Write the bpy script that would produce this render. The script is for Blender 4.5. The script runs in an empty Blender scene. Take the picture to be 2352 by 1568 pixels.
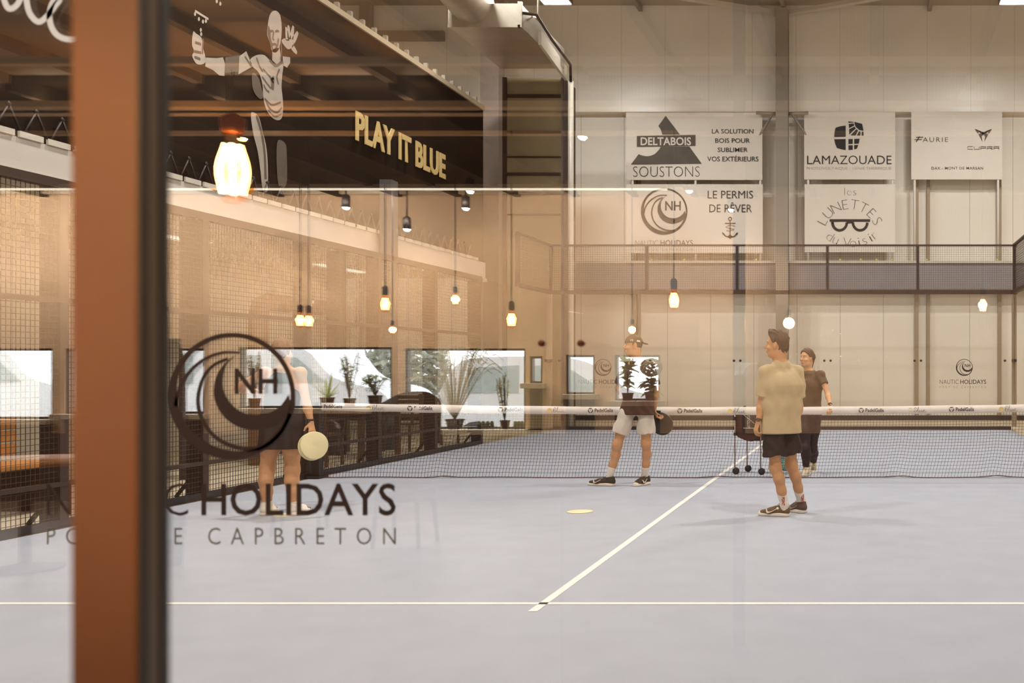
import bpy, bmesh, math, random
import numpy as np
from mathutils import Vector, Matrix

# ---------------------------------------------------------------- camera, world, large lights, exposure
scene = bpy.context.scene
COL = scene.collection
F = 2406.0                       # focal length in pixels of the 2352 px wide frame
CX, CY, CZ = 1.93, -13.15, 1.404  # camera
VX, VY = 1997.0, 841.0           # principal point

cam_data = bpy.data.cameras.new('camera')
cam_data.sensor_fit = 'HORIZONTAL'
cam_data.sensor_width = 36.0
cam_data.lens = 36.0 * F / 2352.0
cam_data.shift_x = -(VX - 1176.0) / 2352.0
cam_data.shift_y = (VY - 784.0) / 2352.0
cam_data.clip_start = 0.02
cam_data.clip_end = 200
cam_data.dof.use_dof = True
cam_data.dof.focus_distance = 11.8
cam_data.dof.aperture_fstop = 3.6
cam = bpy.data.objects.new('camera', cam_data)
cam.location = (CX, CY, CZ)
cam.rotation_euler = (math.pi / 2, 0, 0)
COL.objects.link(cam)
scene.camera = cam

scene.view_settings.view_transform = 'Standard'
scene.view_settings.look = 'None'
scene.view_settings.gamma = 1.0
scene.view_settings.use_curve_mapping = False
scene.view_settings.exposure = 0.0

SKY = 8.0
HALL_W = 470.0       # each hall floodlight
CAFE_W = 60.0        # each cafe spotlight

world = bpy.data.worlds.new('overcast_sky')
scene.world = world
world.use_nodes = True
wn = world.node_tree
wn.nodes['Background'].inputs['Color'].default_value = (0.93, 0.96, 1.0, 1)
wn.nodes['Background'].inputs['Strength'].default_value = SKY

def area_light(name, loc, size, power, color, parent=None, rot=(0, 0, 0)):
    d = bpy.data.lights.new(name, 'AREA')
    d.shape = 'RECTANGLE'
    d.size, d.size_y = size
    d.energy = power
    d.color = color
    o = bpy.data.objects.new(name, d)
    o.location = loc
    o.rotation_euler = rot
    COL.objects.link(o)
    if parent is not None:
        o.parent = parent
        o.matrix_parent_inverse = Matrix.Identity(4)
        o.location = Vector(loc) - parent.location
    return o

def point_light(name, loc, radius, power, color, parent=None, spot=None, aim=None):
    d = bpy.data.lights.new(name, 'SPOT' if spot else 'POINT')
    d.shadow_soft_size = radius
    d.energy = power
    d.color = color
    if spot:
        d.spot_size = spot
        d.spot_blend = 0.6
    o = bpy.data.objects.new(name, d)
    o.location = loc
    if aim is not None:
        o.rotation_euler = (Vector(aim) - Vector(loc)).to_track_quat('-Z', 'Y').to_euler()
    COL.objects.link(o)
    if parent is not None:
        o.parent = parent
        o.location = Vector(loc) - parent.location
    return o

# hall floodlights: (x, y, z, power factor); the fixtures are built in the lamp section
HALL_LIGHTS = [(-4.2, -7.5, 9.3, 1.0), (4.2, -7.5, 9.3, 1.0), (-4.2, -1.0, 9.3, 1.0), (4.2, -1.0, 9.3, 1.0),
               (-5.9, 6.0, 10.1, 1.0), (5.3, 6.0, 10.1, 1.0), (-4.82, 9.35, 9.27, 0.7), (5.04, 9.35, 9.27, 0.7)]
HALL_COL = (1.0, 0.97, 0.945)
WARM = (1.0, 0.62, 0.30)

# ---------------------------------------------------------------- helpers
def at(px, py, D):
    """point seen at photo pixel (px, py) at depth D in front of the camera"""
    return Vector((CX + (px - VX) * D / F, CY + D, CZ - (py - VY) * D / F))

GY = -10.05                      # plane of the near court glass
def rat(px, py, V):
    """real position of a thing mirrored in the court glass, whose image stands V away"""
    p = at(px, py, V)
    return Vector((p.x, 2 * GY - p.y, p.z))

def lin(c):
    return tuple((v / 255 / 12.92) if v / 255 <= 0.04045 else ((v / 255 + 0.055) / 1.055) ** 2.4 for v in c)

MATS = {}
def mat(name, srgb, rough=0.6, metal=0.0, var=0.06, scale=8.0, bump=0.0, bscale=60.0, spec=0.5, emit=None, estr=0.0):
    if name in MATS:
        return MATS[name]
    m = bpy.data.materials.new(name)
    m.use_nodes = True
    nt = m.node_tree
    b = nt.nodes['Principled BSDF']
    c = lin(srgb)
    tc = nt.nodes.new('ShaderNodeTexCoord')
    if var > 0:
        n = nt.nodes.new('ShaderNodeTexNoise')
        n.inputs['Scale'].default_value = scale
        n.inputs['Detail'].default_value = 4
        nt.links.new(tc.outputs['Object'], n.inputs['Vector'])
        r = nt.nodes.new('ShaderNodeValToRGB')
        r.color_ramp.elements[0].position = 0.3
        r.color_ramp.elements[1].position = 0.7
        r.color_ramp.elements[0].color = tuple(v * (1 - var) for v in c) + (1,)
        r.color_ramp.elements[1].color = tuple(min(1, v * (1 + var)) for v in c) + (1,)
        nt.links.new(n.outputs['Fac'], r.inputs['Fac'])
        nt.links.new(r.outputs['Color'], b.inputs['Base Color'])
    else:
        b.inputs['Base Color'].default_value = c + (1,)
    if bump > 0:
        n2 = nt.nodes.new('ShaderNodeTexNoise')
        n2.inputs['Scale'].default_value = bscale
        n2.inputs['Detail'].default_value = 3
        nt.links.new(tc.outputs['Object'], n2.inputs['Vector'])
        bm_ = nt.nodes.new('ShaderNodeBump')
        bm_.inputs['Strength'].default_value = bump
        bm_.inputs['Distance'].default_value = 0.01
        nt.links.new(n2.outputs['Fac'], bm_.inputs['Height'])
        nt.links.new(bm_.outputs['Normal'], b.inputs['Normal'])
    b.inputs['Roughness'].default_value = rough
    b.inputs['Metallic'].default_value = metal
    b.inputs['Specular IOR Level'].default_value = spec
    if emit is not None:
        b.inputs['Emission Color'].default_value = tuple(emit) + (1,)
        b.inputs['Emission Strength'].default_value = estr
    MATS[name] = m
    return m

def panel_mat(name, srgb, step, axis='X', rough=0.45, depth=0.5, line=0.7):
    """sandwich-panel wall: thin vertical joints every «step» metres plus fine ribs"""
    if name in MATS:
        return MATS[name]
    m = mat(name, srgb, rough, var=0.04, scale=0.6)
    nt = m.node_tree
    b = nt.nodes['Principled BSDF']
    tc = nt.nodes.new('ShaderNodeTexCoord')
    sp = nt.nodes.new('ShaderNodeSeparateXYZ')
    nt.links.new(tc.outputs['Object'], sp.inputs['Vector'])
    def math_(op, a, v):
        n = nt.nodes.new('ShaderNodeMath'); n.operation = op
        nt.links.new(a, n.inputs[0]); n.inputs[1].default_value = v
        return n.outputs[0]
    u = math_('DIVIDE', sp.outputs[axis], step)
    fr = math_('FRACT', u, 0)
    d = math_('ABSOLUTE', math_('SUBTRACT', fr, 0.5), 0)
    j = math_('GREATER_THAN', d, 0.5 - 0.012 / step)
    src = b.inputs['Base Color'].links[0].from_socket
    mx = nt.nodes.new('ShaderNodeMixRGB')
    mx.blend_type = 'MULTIPLY'
    nt.links.new(j, mx.inputs['Fac'])
    nt.links.new(src, mx.inputs['Color1'])
    mx.inputs['Color2'].default_value = (line, line, line, 1)
    nt.links.new(mx.outputs['Color'], b.inputs['Base Color'])
    ribs = math_('FRACT', math_('DIVIDE', sp.outputs[axis], 0.09), 0)
    rb = math_('GREATER_THAN', ribs, 0.82)
    bu = nt.nodes.new('ShaderNodeBump')
    bu.inputs['Strength'].default_value = depth
    bu.inputs['Distance'].default_value = 0.004
    nt.links.new(rb, bu.inputs['Height'])
    nt.links.new(bu.outputs['Normal'], b.inputs['Normal'])
    return m

def glass_mat(name, refl, tint=(1, 1, 1), rough=0.0):
    if name in MATS:
        return MATS[name]
    m = bpy.data.materials.new(name)
    m.use_nodes = True
    nt = m.node_tree
    nt.nodes.remove(nt.nodes['Principled BSDF'])
    t = nt.nodes.new('ShaderNodeBsdfTransparent')
    t.inputs['Color'].default_value = tuple(tint) + (1,)
    g = nt.nodes.new('ShaderNodeBsdfGlossy')
    g.inputs['Roughness'].default_value = rough
    mx = nt.nodes.new('ShaderNodeMixShader')
    mx.inputs[0].default_value = refl
    nt.links.new(t.outputs[0], mx.inputs[1])
    nt.links.new(g.outputs[0], mx.inputs[2])
    nt.links.new(mx.outputs[0], nt.nodes['Material Output'].inputs['Surface'])
    MATS[name] = m
    return m

def emit_mat(name, rgb, strength):
    if name in MATS:
        return MATS[name]
    m = bpy.data.materials.new(name)
    m.use_nodes = True
    nt = m.node_tree
    nt.nodes.remove(nt.nodes['Principled BSDF'])
    e = nt.nodes.new('ShaderNodeEmission')
    e.inputs['Color'].default_value = tuple(rgb) + (1,)
    e.inputs['Strength'].default_value = strength
    nt.links.new(e.outputs[0], nt.nodes['Material Output'].inputs['Surface'])
    MATS[name] = m
    return m

def mesh_from(verts, faces, name='mesh', smooth=False):
    me = bpy.data.meshes.new(name)
    me.from_pydata([tuple(v) for v in verts], [], faces)
    if smooth:
        me.polygons.foreach_set('use_smooth', [True] * len(me.polygons))
    me.update()
    return me

def set_tag(o, label=None, cat=None, group=None, kind=None):
    if label: o['label'] = label
    if cat: o['category'] = cat
    if group: o['group'] = group
    if kind: o['kind'] = kind
    return o

def empty(name, loc, label=None, cat=None, group=None, kind=None):
    o = bpy.data.objects.new(name, None)
    o.location = loc
    o.empty_display_size = 0.1
    COL.objects.link(o)
    return set_tag(o, label, cat, group, kind)

def link_mesh(name, me, material, parent=None):
    o = bpy.data.objects.new(name, me)
    COL.objects.link(o)
    if material is not None:
        me.materials.append(material)
    if parent is not None:
        o.parent = parent
        root = parent
        off = Vector((0, 0, 0))
        while root is not None:
            off += root.location
            root = root.parent
        o.location = -off
    return o

class MB:
    """collects shapes in world coordinates and links them as ONE mesh object"""
    def __init__(self):
        self.v, self.f, self.s = [], [], []
    def add(self, vs, fs, smooth=False):
        n = len(self.v)
        self.v.extend([tuple(p) for p in vs])
        self.f.extend([tuple(i + n for i in f) for f in fs])
        self.s.extend([smooth] * len(fs))
        return self
    def box(self, lo, hi, bev=0.0):
        x0, y0, z0 = lo; x1, y1, z1 = hi
        if x1 < x0: x0, x1 = x1, x0
        if y1 < y0: y0, y1 = y1, y0
        if z1 < z0: z0, z1 = z1, z0
        if bev <= 0:
            vs = [(x0, y0, z0), (x1, y0, z0), (x1, y1, z0), (x0, y1, z0), (x0, y0, z1), (x1, y0, z1), (x1, y1, z1), (x0, y1, z1)]
            fs = [(0, 3, 2, 1), (4, 5, 6, 7), (0, 1, 5, 4), (1, 2, 6, 5), (2, 3, 7, 6), (3, 0, 4, 7)]
            return self.add(vs, fs)
        bm = bmesh.new()
        bmesh.ops.create_cube(bm, size=1.0)
        for v in bm.verts:
            v.co = Vector(((x0 + x1) / 2 + v.co.x * (x1 - x0), (y0 + y1) / 2 + v.co.y * (y1 - y0), (z0 + z1) / 2 + v.co.z * (z1 - z0)))
        bmesh.ops.bevel(bm, geom=bm.edges[:], offset=bev, segments=2, affect='EDGES', profile=0.7)
        bm.verts.index_update()
        self.add([v.co[:] for v in bm.verts], [[v.index for v in f.verts] for f in bm.faces], False)
        bm.free()
        return self
    def bar(self, a, b, w, h=None, up=(0, 0, 1)):
        """rectangular bar from a to b"""
        a, b = Vector(a), Vector(b)
        h = h or w
        d = (b - a).normalized()
        u = Vector(up)
        if abs(d.dot(u)) > 0.95: u = Vector((0, 1, 0))
        s = d.cross(u).normalized()
        t = s.cross(d).normalized()
        vs = []
        for p in (a, b):
            for q, r in ((-1, -1), (1, -1), (1, 1), (-1, 1)):
                vs.append(p + s * q * w / 2 + t * r * h / 2)
        return self.add(vs, [(0, 1, 2, 3), (7, 6, 5, 4), (0, 4, 5, 1), (1, 5, 6, 2), (2, 6, 7, 3), (3, 7, 4, 0)])
    def tube(self, pts, r, seg=8, caps=True, smooth=True):
        pts = [Vector(p) for p in pts]
        n = len(pts)
        rs = r if isinstance(r, (list, tuple)) else [r] * n
        prev = None
        vs = []
        for i, p in enumerate(pts):
            d = (pts[min(i + 1, n - 1)] - pts[max(i - 1, 0)])
            d = d.normalized() if d.length > 1e-9 else Vector((0, 0, 1))
            if prev is None:
                u = Vector((0, 0, 1)) if abs(d.z) < 0.9 else Vector((1, 0, 0))
                s = d.cross(u).normalized()
            else:
                s = (prev - d * prev.dot(d))
                s = s.normalized() if s.length > 1e-6 else d.orthogonal().normalized()
            prev = s
            t = d.cross(s)
            for k in range(seg):
                a = 2 * math.pi * k / seg
                vs.append(p + (s * math.cos(a) + t * math.sin(a)) * rs[i])
        fs = []
        for i in range(n - 1):
            for k in range(seg):
                k2 = (k + 1) % seg
                fs.append((i * seg + k, i * seg + k2, (i + 1) * seg + k2, (i + 1) * seg + k))
        if caps:
            fs.append(tuple(range(seg - 1, -1, -1)))
            fs.append(tuple((n - 1) * seg + k for k in range(seg)))
        return self.add(vs, fs, smooth)
    def lathe(self, c, prof, seg=16, axis='Z'):
        """prof = [(radius, height)...] around the axis through c"""
        c = Vector(c)
        vs, fs = [], []
        for r, h in prof:
            for k in range(seg):
                a = 2 * math.pi * k / seg
                p = (r * math.cos(a), r * math.sin(a), h)
                if axis == 'Y': p = (p[0], p[2], p[1])
                if axis == 'X': p = (p[2], p[0], p[1])
                vs.append(c + Vector(p))
        for i in range(len(prof) - 1):
            for k in range(seg):
                k2 = (k + 1) % seg
                fs.append((i * seg + k, i * seg + k2, (i + 1) * seg + k2, (i + 1) * seg + k))
        if prof[0][0] > 1e-5: fs.append(tuple(range(seg - 1, -1, -1)))
        if prof[-1][0] > 1e-5: fs.append(tuple((len(prof) - 1) * seg + k for k in range(seg)))
        return self.add(vs, fs, True)
    def prism(self, poly, axis_vec):
        """extrude planar polygon (world points) by axis_vec"""
        a = Vector(axis_vec)
        n = len(poly)
        vs = [Vector(p) for p in poly] + [Vector(p) + a for p in poly]
        fs = [tuple(range(n - 1, -1, -1)), tuple(range(n, 2 * n))]
        for i in range(n):
            j = (i + 1) % n
            fs.append((i, j, n + j, n + i))
        return self.add(vs, fs)
    def build(self, name, material, parent=None, kind=None, label=None):
        me = bpy.data.meshes.new(name)
        me.from_pydata(self.v, [], self.f)
        me.polygons.foreach_set('use_smooth', self.s)
        me.update()
        o = link_mesh(name, me, material, parent)
        if kind: o['kind'] = kind
        if label: o['label'] = label
        return o

def struct(name, mb, material, parent=None):
    return mb.build(name, material, parent, kind='structure')

# ---- flat marks: lettering and emblems on a plane
def text_geo(body, bold=0.0, spacing=1.0, shear=0.0):
    cu = bpy.data.curves.new('t', 'FONT')
    cu.body = body
    cu.offset = bold
    cu.space_character = spacing
    cu.shear = shear
    cu.resolution_u = 3
    o = bpy.data.objects.new('t', cu)
    COL.objects.link(o)
    dg = bpy.context.evaluated_depsgraph_get()
    me = bpy.data.meshes.new_from_object(o.evaluated_get(dg))
    vs = np.array([v.co[:2] for v in me.vertices], dtype=float).reshape(-1, 2)
    fs = [tuple(p.vertices) for p in me.polygons]
    bpy.data.objects.remove(o)
    bpy.data.curves.remove(cu)
    bpy.data.meshes.remove(me)
    return vs, fs

def catmull(pts, n=8, closed=False):
    P = [np.array(p, float) for p in pts]
    out = []
    m = len(P)
    rng = range(m if closed else m - 1)
    for i in rng:
        p1, p2 = P[i], P[(i + 1) % m]
        p0 = P[i - 1] if (i > 0 or closed) else p1 + (p1 - p2)
        p3 = P[(i + 2) % m] if (i + 2 < m or closed) else p2 + (p2 - p1)
        for k in range(n):
            t = k / n
            out.append(0.5 * ((2 * p1) + (-p0 + p2) * t + (2 * p0 - 5 * p1 + 4 * p2 - p3) * t * t + (-p0 + 3 * p1 - 3 * p2 + p3) * t ** 3))
    if not closed:
        out.append(P[-1])
    return out

class Plane2D:
    """flat marks in a 2D frame: origin o, right u, up v, thickness along n"""
    def __init__(self, o, u, v, lift=0.003):
        self.o, self.u, self.v = Vector(o), Vector(u), Vector(v)
        self.n = self.u.cross(self.v).normalized() * lift
        self.mb = MB()
    def P(self, p):
        return self.o + self.u * float(p[0]) + self.v * float(p[1]) + self.n
    def poly(self, pts):
        self.mb.add([self.P(p) for p in pts], [tuple(range(len(pts)))])
        return self
    def ribbon(self, pts, w, closed=False):
        P = [np.array(p, float) for p in pts]
        m = len(P)
        ws = w if isinstance(w, (list, tuple, np.ndarray)) else [w] * m
        vs = []
        for i in range(m):
            a = P[i - 1] if (i > 0 or closed) else P[i]
            b = P[(i + 1) % m] if (i + 1 < m or closed) else P[i]
            d = b - a
            L = np.hypot(*d) or 1
            nn = np.array([-d[1], d[0]]) / L
            vs += [self.P(P[i] + nn * ws[i] / 2), self.P(P[i] - nn * ws[i] / 2)]
        fs = []
        for i in range(m if closed else m - 1):
            j = (i + 1) % m
            fs.append((2 * i, 2 * i + 1, 2 * j + 1, 2 * j))
        self.mb.add(vs, fs)
        return self
    def disc(self, c, r, n=32):
        return self.poly([(c[0] + r * math.cos(2 * math.pi * k / n), c[1] + r * math.sin(2 * math.pi * k / n)) for k in range(n)])
    def ring(self, c, r, w, n=64):
        return self.ribbon([(c[0] + r * math.cos(2 * math.pi * k / n), c[1] + r * math.sin(2 * math.pi * k / n)) for k in range(n)], w, closed=True)
    def text(self, body, x0, y0, x1, y1, bold=0.0, spacing=1.0, rot=0.0, shear=0.0, fit='both'):
        """fit the lettering's bounding box into x0..x1, y0..y1"""
        vs, fs = text_geo(body, bold, spacing, shear)
        lo, hi = vs.min(0), vs.max(0)
        sy = (y1 - y0) / (hi[1] - lo[1])
        sx = (x1 - x0) / (hi[0] - lo[0]) if fit == 'both' else sy
        q = (vs - lo) * (sx, sy) + (x0, y0)
        if rot:
            c = np.array([(x0 + x1) / 2, (y0 + y1) / 2])
            R_ = np.array([[math.cos(rot), -math.sin(rot)], [math.sin(rot), math.cos(rot)]])
            q = (q - c) @ R_.T + c
        self.mb.add([self.P(p) for p in q], fs)
        return self
    def build(self, name, material, parent, label=None):
        o = self.mb.build(name, material, parent, label=label)
        self.mb = MB()
        return o
# ---------------------------------------------------------------- materials
M_FLOOR = mat('blue_carpet', (174, 176, 184), 0.85, var=0.035, scale=3.0, bump=0.25, bscale=400, spec=0.2)
M_LINE = mat('white_line_paint', (238, 232, 222), 0.8, var=0.03)
M_CONC = mat('tan_concrete', (196, 178, 148), 0.6, var=0.08, scale=1.5)
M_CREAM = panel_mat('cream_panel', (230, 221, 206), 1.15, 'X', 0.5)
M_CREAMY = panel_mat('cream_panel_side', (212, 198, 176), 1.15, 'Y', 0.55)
M_UPPER = panel_mat('ribbed_metal_panel', (242, 234, 220), 1.15, 'X', 0.28, depth=0.9, line=0.85)
M_CEIL = mat('roof_sheet', (172, 160, 142), 0.6, var=0.05, scale=1.0)
M_STEEL = mat('grey_steel', (150, 140, 126), 0.5, 0.0, var=0.05, scale=2)
M_STEEL_L = mat('pale_steel', (205, 196, 180), 0.4, 0.0, var=0.05, scale=2)
M_FACADE = mat('dark_cladding', (40, 30, 22), 0.9, var=0.15, scale=1.2, spec=0.05)
M_BEAM = mat('off_white_beam', (206, 196, 184), 0.6, var=0.04, scale=1.5)
M_BROWN = mat('brown_coated_metal', (62, 40, 26), 0.5, var=0.1, scale=3)
M_FRAME = mat('dark_fence_metal', (44, 30, 26), 0.5, var=0.1, scale=4)
M_WIRE = mat('dark_wire', (60, 46, 38), 0.5, var=0)
M_NET = mat('black_net_cord', (34, 34, 36), 0.8, var=0)
M_TAPE = mat('white_tape_fabric', (236, 224, 212), 0.8, var=0.05, scale=5, bump=0.6, bscale=14)
M_GLASS = glass_mat('court_glass', 0.15, (0.985, 0.99, 0.985))
M_FGLASS = glass_mat('far_glass', 0.012, (0.985, 0.985, 0.975))
M_BAN = mat('white_banner_vinyl', (226, 216, 202), 0.55, var=0.02, scale=2)
M_INK = mat('black_ink', (34, 30, 26), 0.6, var=0)
M_INK2 = mat('brown_grey_ink', (84, 72, 58), 0.6, var=0.15, scale=3)
M_GREYINK = mat('grey_ink', (150, 140, 124), 0.6, var=0)
M_DECAL = mat('dark_vinyl_decal', (46, 28, 34), 0.5, var=0)
M_DECALG = mat('grey_vinyl_decal', (136, 142, 140), 0.5, var=0)
M_WHITEV = mat('white_vinyl', (232, 224, 214), 0.6, var=0)
M_TRANSW = bpy.data.materials.new('translucent_white_vinyl')
M_TRANSW.use_nodes = True
_nt = M_TRANSW.node_tree
_nt.nodes.remove(_nt.nodes['Principled BSDF'])
_d, _t, _m = (_nt.nodes.new(k) for k in ('ShaderNodeBsdfDiffuse', 'ShaderNodeBsdfTranslucent', 'ShaderNodeMixShader'))
_d.inputs[0].default_value = _t.inputs[0].default_value = (.86, .82, .76, 1)
_m.inputs[0].default_value = .75
_nt.links.new(_d.outputs[0], _m.inputs[1]); _nt.links.new(_t.outputs[0], _m.inputs[2])
_nt.links.new(_m.outputs[0], _nt.nodes['Material Output'].inputs['Surface'])
M_GOLD = mat('pale_gold_paint', (222, 192, 128), 0.6, var=0.03)
M_SILVER = mat('galvanised_duct', (190, 182, 168), 0.32, 0.75, var=0.1, scale=3)
M_MURAL = mat('pale_grey_mural_paint', (168, 156, 142), 0.7, var=0.10, scale=4)
M_MURALD = mat('mid_grey_mural_paint', (92, 80, 68), 0.7, var=0.12, scale=4)
M_TANW = mat('tan_plaster', (204, 170, 134), 0.75, var=0.05, scale=1.0)
M_DARKW = mat('dark_brown_panelling', (70, 50, 36), 0.6, var=0.1, scale=2)
M_CEILW = mat('shaded_brown_ceiling', (44, 32, 22), 0.95, var=0.12, scale=2, spec=.05)  # rear ceiling and joists coloured darker, as less light reaches them
M_JOIST = mat('shaded_timber_joist', (58, 46, 36), 0.95, var=0.12, scale=2, spec=.05)
M_CFLOOR = mat('dark_cafe_floor', (82, 66, 52), 0.5, var=0.1, scale=2)
M_POST = mat('varnished_orange_wood', (88, 50, 16), 0.42, var=0.10, scale=5)
M_DARKM = mat('black_brown_metal', (34, 22, 14), 0.4, var=0.08)
M_GREYM = mat('brushed_grey_metal', (120, 106, 92), 0.4, 0.3, var=0.06)

# ---------------------------------------------------------------- the setting
XL, XR, YB, YF, HC = -14.0, 12.0, 14.75, -10.6, 10.9      # hall shell
CB = 2 * GY - (CY + 11.0)                                  # back wall of the cafe
CXL, CXR, CH = -9.5, 6.2, 3.28

floor = struct('floor', MB().box((-5.05, -10.05, -0.03), (5.05, 10.05, 0.0)), M_FLOOR)
lines = Plane2D((0, 0, 0), (1, 0, 0), (0, 1, 0), 0.002)
for yy in (-6.95, 6.95):
    lines.poly([(-5, yy - .025), (5, yy - .025), (5, yy + .025), (-5, yy + .025)])
    lines.build('service_line', M_LINE, floor)
lines.poly([(-.027, -7.15), (.027, -7.15), (.027, 7.15), (-.027, 7.15)])
lines.build('centre_line', M_LINE, floor)
fl2 = MB()
fl2.box((XL, YF, -0.15), (XR, YB, -0.031))
struct('floor_concrete', fl2, M_CONC)
struct('floor_cafe', MB().box((CXL, CB, -0.12), (CXR, YF, -0.01)), M_CFLOOR)
struct('ceiling', MB().box((XL, YF, HC), (XR, YB + .3, HC + .15)), M_CEIL)
wb = MB().box((XL, YB, -0.15), (XR, YB + .2, 8.1))
wall_far = struct('wall_far', wb, M_CREAM)
struct('wall_far_upper', MB().box((XL, YB - .32, 8.1), (XR, YB + .2, HC)), M_UPPER)
struct('baseboard_far', MB().box((XL, YB - .03, -0.03), (XR, YB, .1)), M_FRAME)
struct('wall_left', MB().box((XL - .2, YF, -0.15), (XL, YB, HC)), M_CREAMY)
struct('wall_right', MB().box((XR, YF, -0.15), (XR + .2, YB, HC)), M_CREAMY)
wf = MB().box((XL, YF - .1, CH + .2), (XR, YF, HC)).box((XL, YF - .1, -.15), (CXL, YF, CH + .2)).box((CXR, YF - .1, -.15), (XR, YF, CH + .2))
struct('wall_front', wf, M_CREAM)

# roof steel over the far end
zt = HC - .02
tr = MB()
for px in (1460, 1797, 2138):
    p = at(px, 20, 27.0)
    struct('trim_1', MB().box((p.x - .05, 4, HC - .16), (p.x + .05, YB - .3, HC)), M_STEEL)
tr = MB()
col_x = at(1797, 0, 27.3).x
for px in (1575, 2010):
    p = at(px, 0, 26.4)
    q = Vector((col_x, YB - .42, HC - .26))
    e = Vector((p.x, p.y, HC - .22))
    struct('trim_2', MB().bar(q, q + (e - q) * 3.0, .16, .10), M_STEEL_L)
# main steel column on the far wall
cm = MB()
cy = YB - .62
for dy in (-.13, .13):
    cm.box((col_x - .16, cy + dy - .015, 0), (col_x + .16, cy + dy + .015, HC - .2))
cm.box((col_x - .015, cy - .13, 0), (col_x + .015, cy + .13, HC - .2))
struct('trim_3', cm, M_STEEL)
cm = MB()
for px, w in ((836, .13),):
    p = at(px, 0, 27.3)
    cm.box((p.x - w, YB - .6, 0), (p.x + w, YB - .34, HC))
struct('trim_4', cm, M_STEEL)
struct('trim_5', MB().box((at(852, 0, 27.4).x, YB - .45, 9.95), (at(1016, 0, 27.4).x, YB - .32, 10.2)), M_STEEL)
# bracing pipes beside the column
cm = MB()
for s in (-1, 1):
    cm = MB().tube([(col_x + s * .17, cy, 7.98), (col_x + s * .68, cy, 8.0)], .045, 8)
    cm.tube([(col_x + s * .25, cy, 7.97), (col_x + s * .8, cy + .3, 7.2)], .03, 6)
    struct('trim_6', cm, M_STEEL)
# long ledge along the far wall
lg = MB().box((-6.2, YB - .5, 3.42), (XR, YB, 4.1))
ledge = struct('trim_7', lg, mat('grey_blue_padding', (138, 132, 132), 0.7, var=0.06, scale=1.5))
struct('trim_8', MB().box((-6.2, YB - .56, 4.1), (XR, YB, 4.16)), M_STEEL_L)
# slim posts and downpipes on the far wall
cm = MB()
for px, r in ((1457, .04), (1466, .025), (2106, .05), (2133, .04), (2297, .05)):
    p = at(px, 0, 27.7)
    struct('trim_9', MB().box((p.x - r, YB - .12, .1), (p.x + r, YB, 8.1)), mat('taupe_post', (158, 138, 112), 0.5, var=0.04))

# mezzanine on the left: dark facade, pale beam, soffit and recess
XF = CX - 8.5
YE = CY + 23.05
struct('wall_mezzanine', MB().box((XF - .25, YF, 3.68), (XF, YE, 7.03)), M_FACADE)
bm_ = MB().box((XF - .3, YF, 3.30), (XF + .05, YE, 3.68)).box((XF - .3, YF, 3.26), (XF + .09, YE, 3.33))
struct('trim_10', bm_, M_BEAM)
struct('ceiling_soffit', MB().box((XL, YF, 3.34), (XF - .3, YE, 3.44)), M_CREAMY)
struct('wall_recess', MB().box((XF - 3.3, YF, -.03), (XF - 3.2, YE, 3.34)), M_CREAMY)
cm = MB()
for yy in (-7.0, -3.4, .2, 3.8, 7.4, 9.7):
    struct('trim_11', MB().box((XF - .22, yy - .12, -.03), (XF - .02, yy + .12, 3.3)), M_BROWN)
yc_ = CY + F * 8.28 / (VX - 893)
struct('trim_22', MB().box((CX - 8.28 - .1, yc_ - .13, -.03), (CX - 8.28 + .1, yc_ + .13, 4.6)), mat('blue_grey_steel', (96, 92, 88), .5, var=.05))
# top rail of the facade with a row of clips, and the lattice strip on the beam
cm = MB().box((XF - .3, YF, 7.03), (XF + .04, YE, 7.12))
struct('trim_12', cm, mat('pale_top_rail', (182, 164, 136), 0.5, var=0.05))
cm = MB()
y = -9.0
while y < YE - .1:
    cm.box((XF - .05, y - .03, 7.12), (XF + .02, y + .03, 7.22))
    y += .42
struct('trim_13', cm, M_STEEL)
cm = MB()
y, k = -5.6, 0
while y < 9.0:
    a = (XF + .06, y, 3.70 if k % 2 else 3.98)
    b = (XF + .06, y + .17, 3.98 if k % 2 else 3.70)
    cm.tube([a, b], .012, 5)
    if k % 2 == 0: cm.lathe((XF + .06, y, 3.98), [(0, -.03), (.03, 0), (0, .03)], 6)
    y += .17; k += 1
struct('trim_14', cm, M_FRAME)
cm = MB()
y = -6.0
while y < 9.4:
    cm.box((XF + .05, y, 3.68), (XF + .075, y + .3, 3.74))
    y += .36
struct('trim_15', cm, M_STEEL_L)
# corner column, service shaft, pipe and gutter beyond the far left corner
p = at(1131, 0, 25.2)
struct('trim_16', MB().box((p.x - .22, p.y - .2, 0), (p.x + .22, p.y + .2, HC)), mat('mauve_grey_steel', (128, 112, 100), 0.55, var=0.05))
a, b = at(1165, 0, 23.6), at(1290, 0, 23.6)
sh = MB().box((a.x, a.y, 0), (b.x, a.y + .9, 7.9))
struct('trim_17', sh, mat('olive_beige_louvre', (150, 132, 100), 0.35, var=0.12, scale=1.2))
sh = MB()
for zz, h in ((6.65, .05), (6.1, .03), (5.7, .06), (5.28, .05), (4.8, .03), (7.45, .07)):
    sh.box((a.x - .02, a.y - .05, zz), (b.x + .02, a.y, zz + h))
sh.box((a.x - .09, a.y - .06, 0), (a.x, a.y + .9, 7.9)).box((b.x, a.y - .04, 0), (b.x + .06, a.y + .9, 7.9))
struct('trim_18', sh, M_BROWN)

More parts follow.
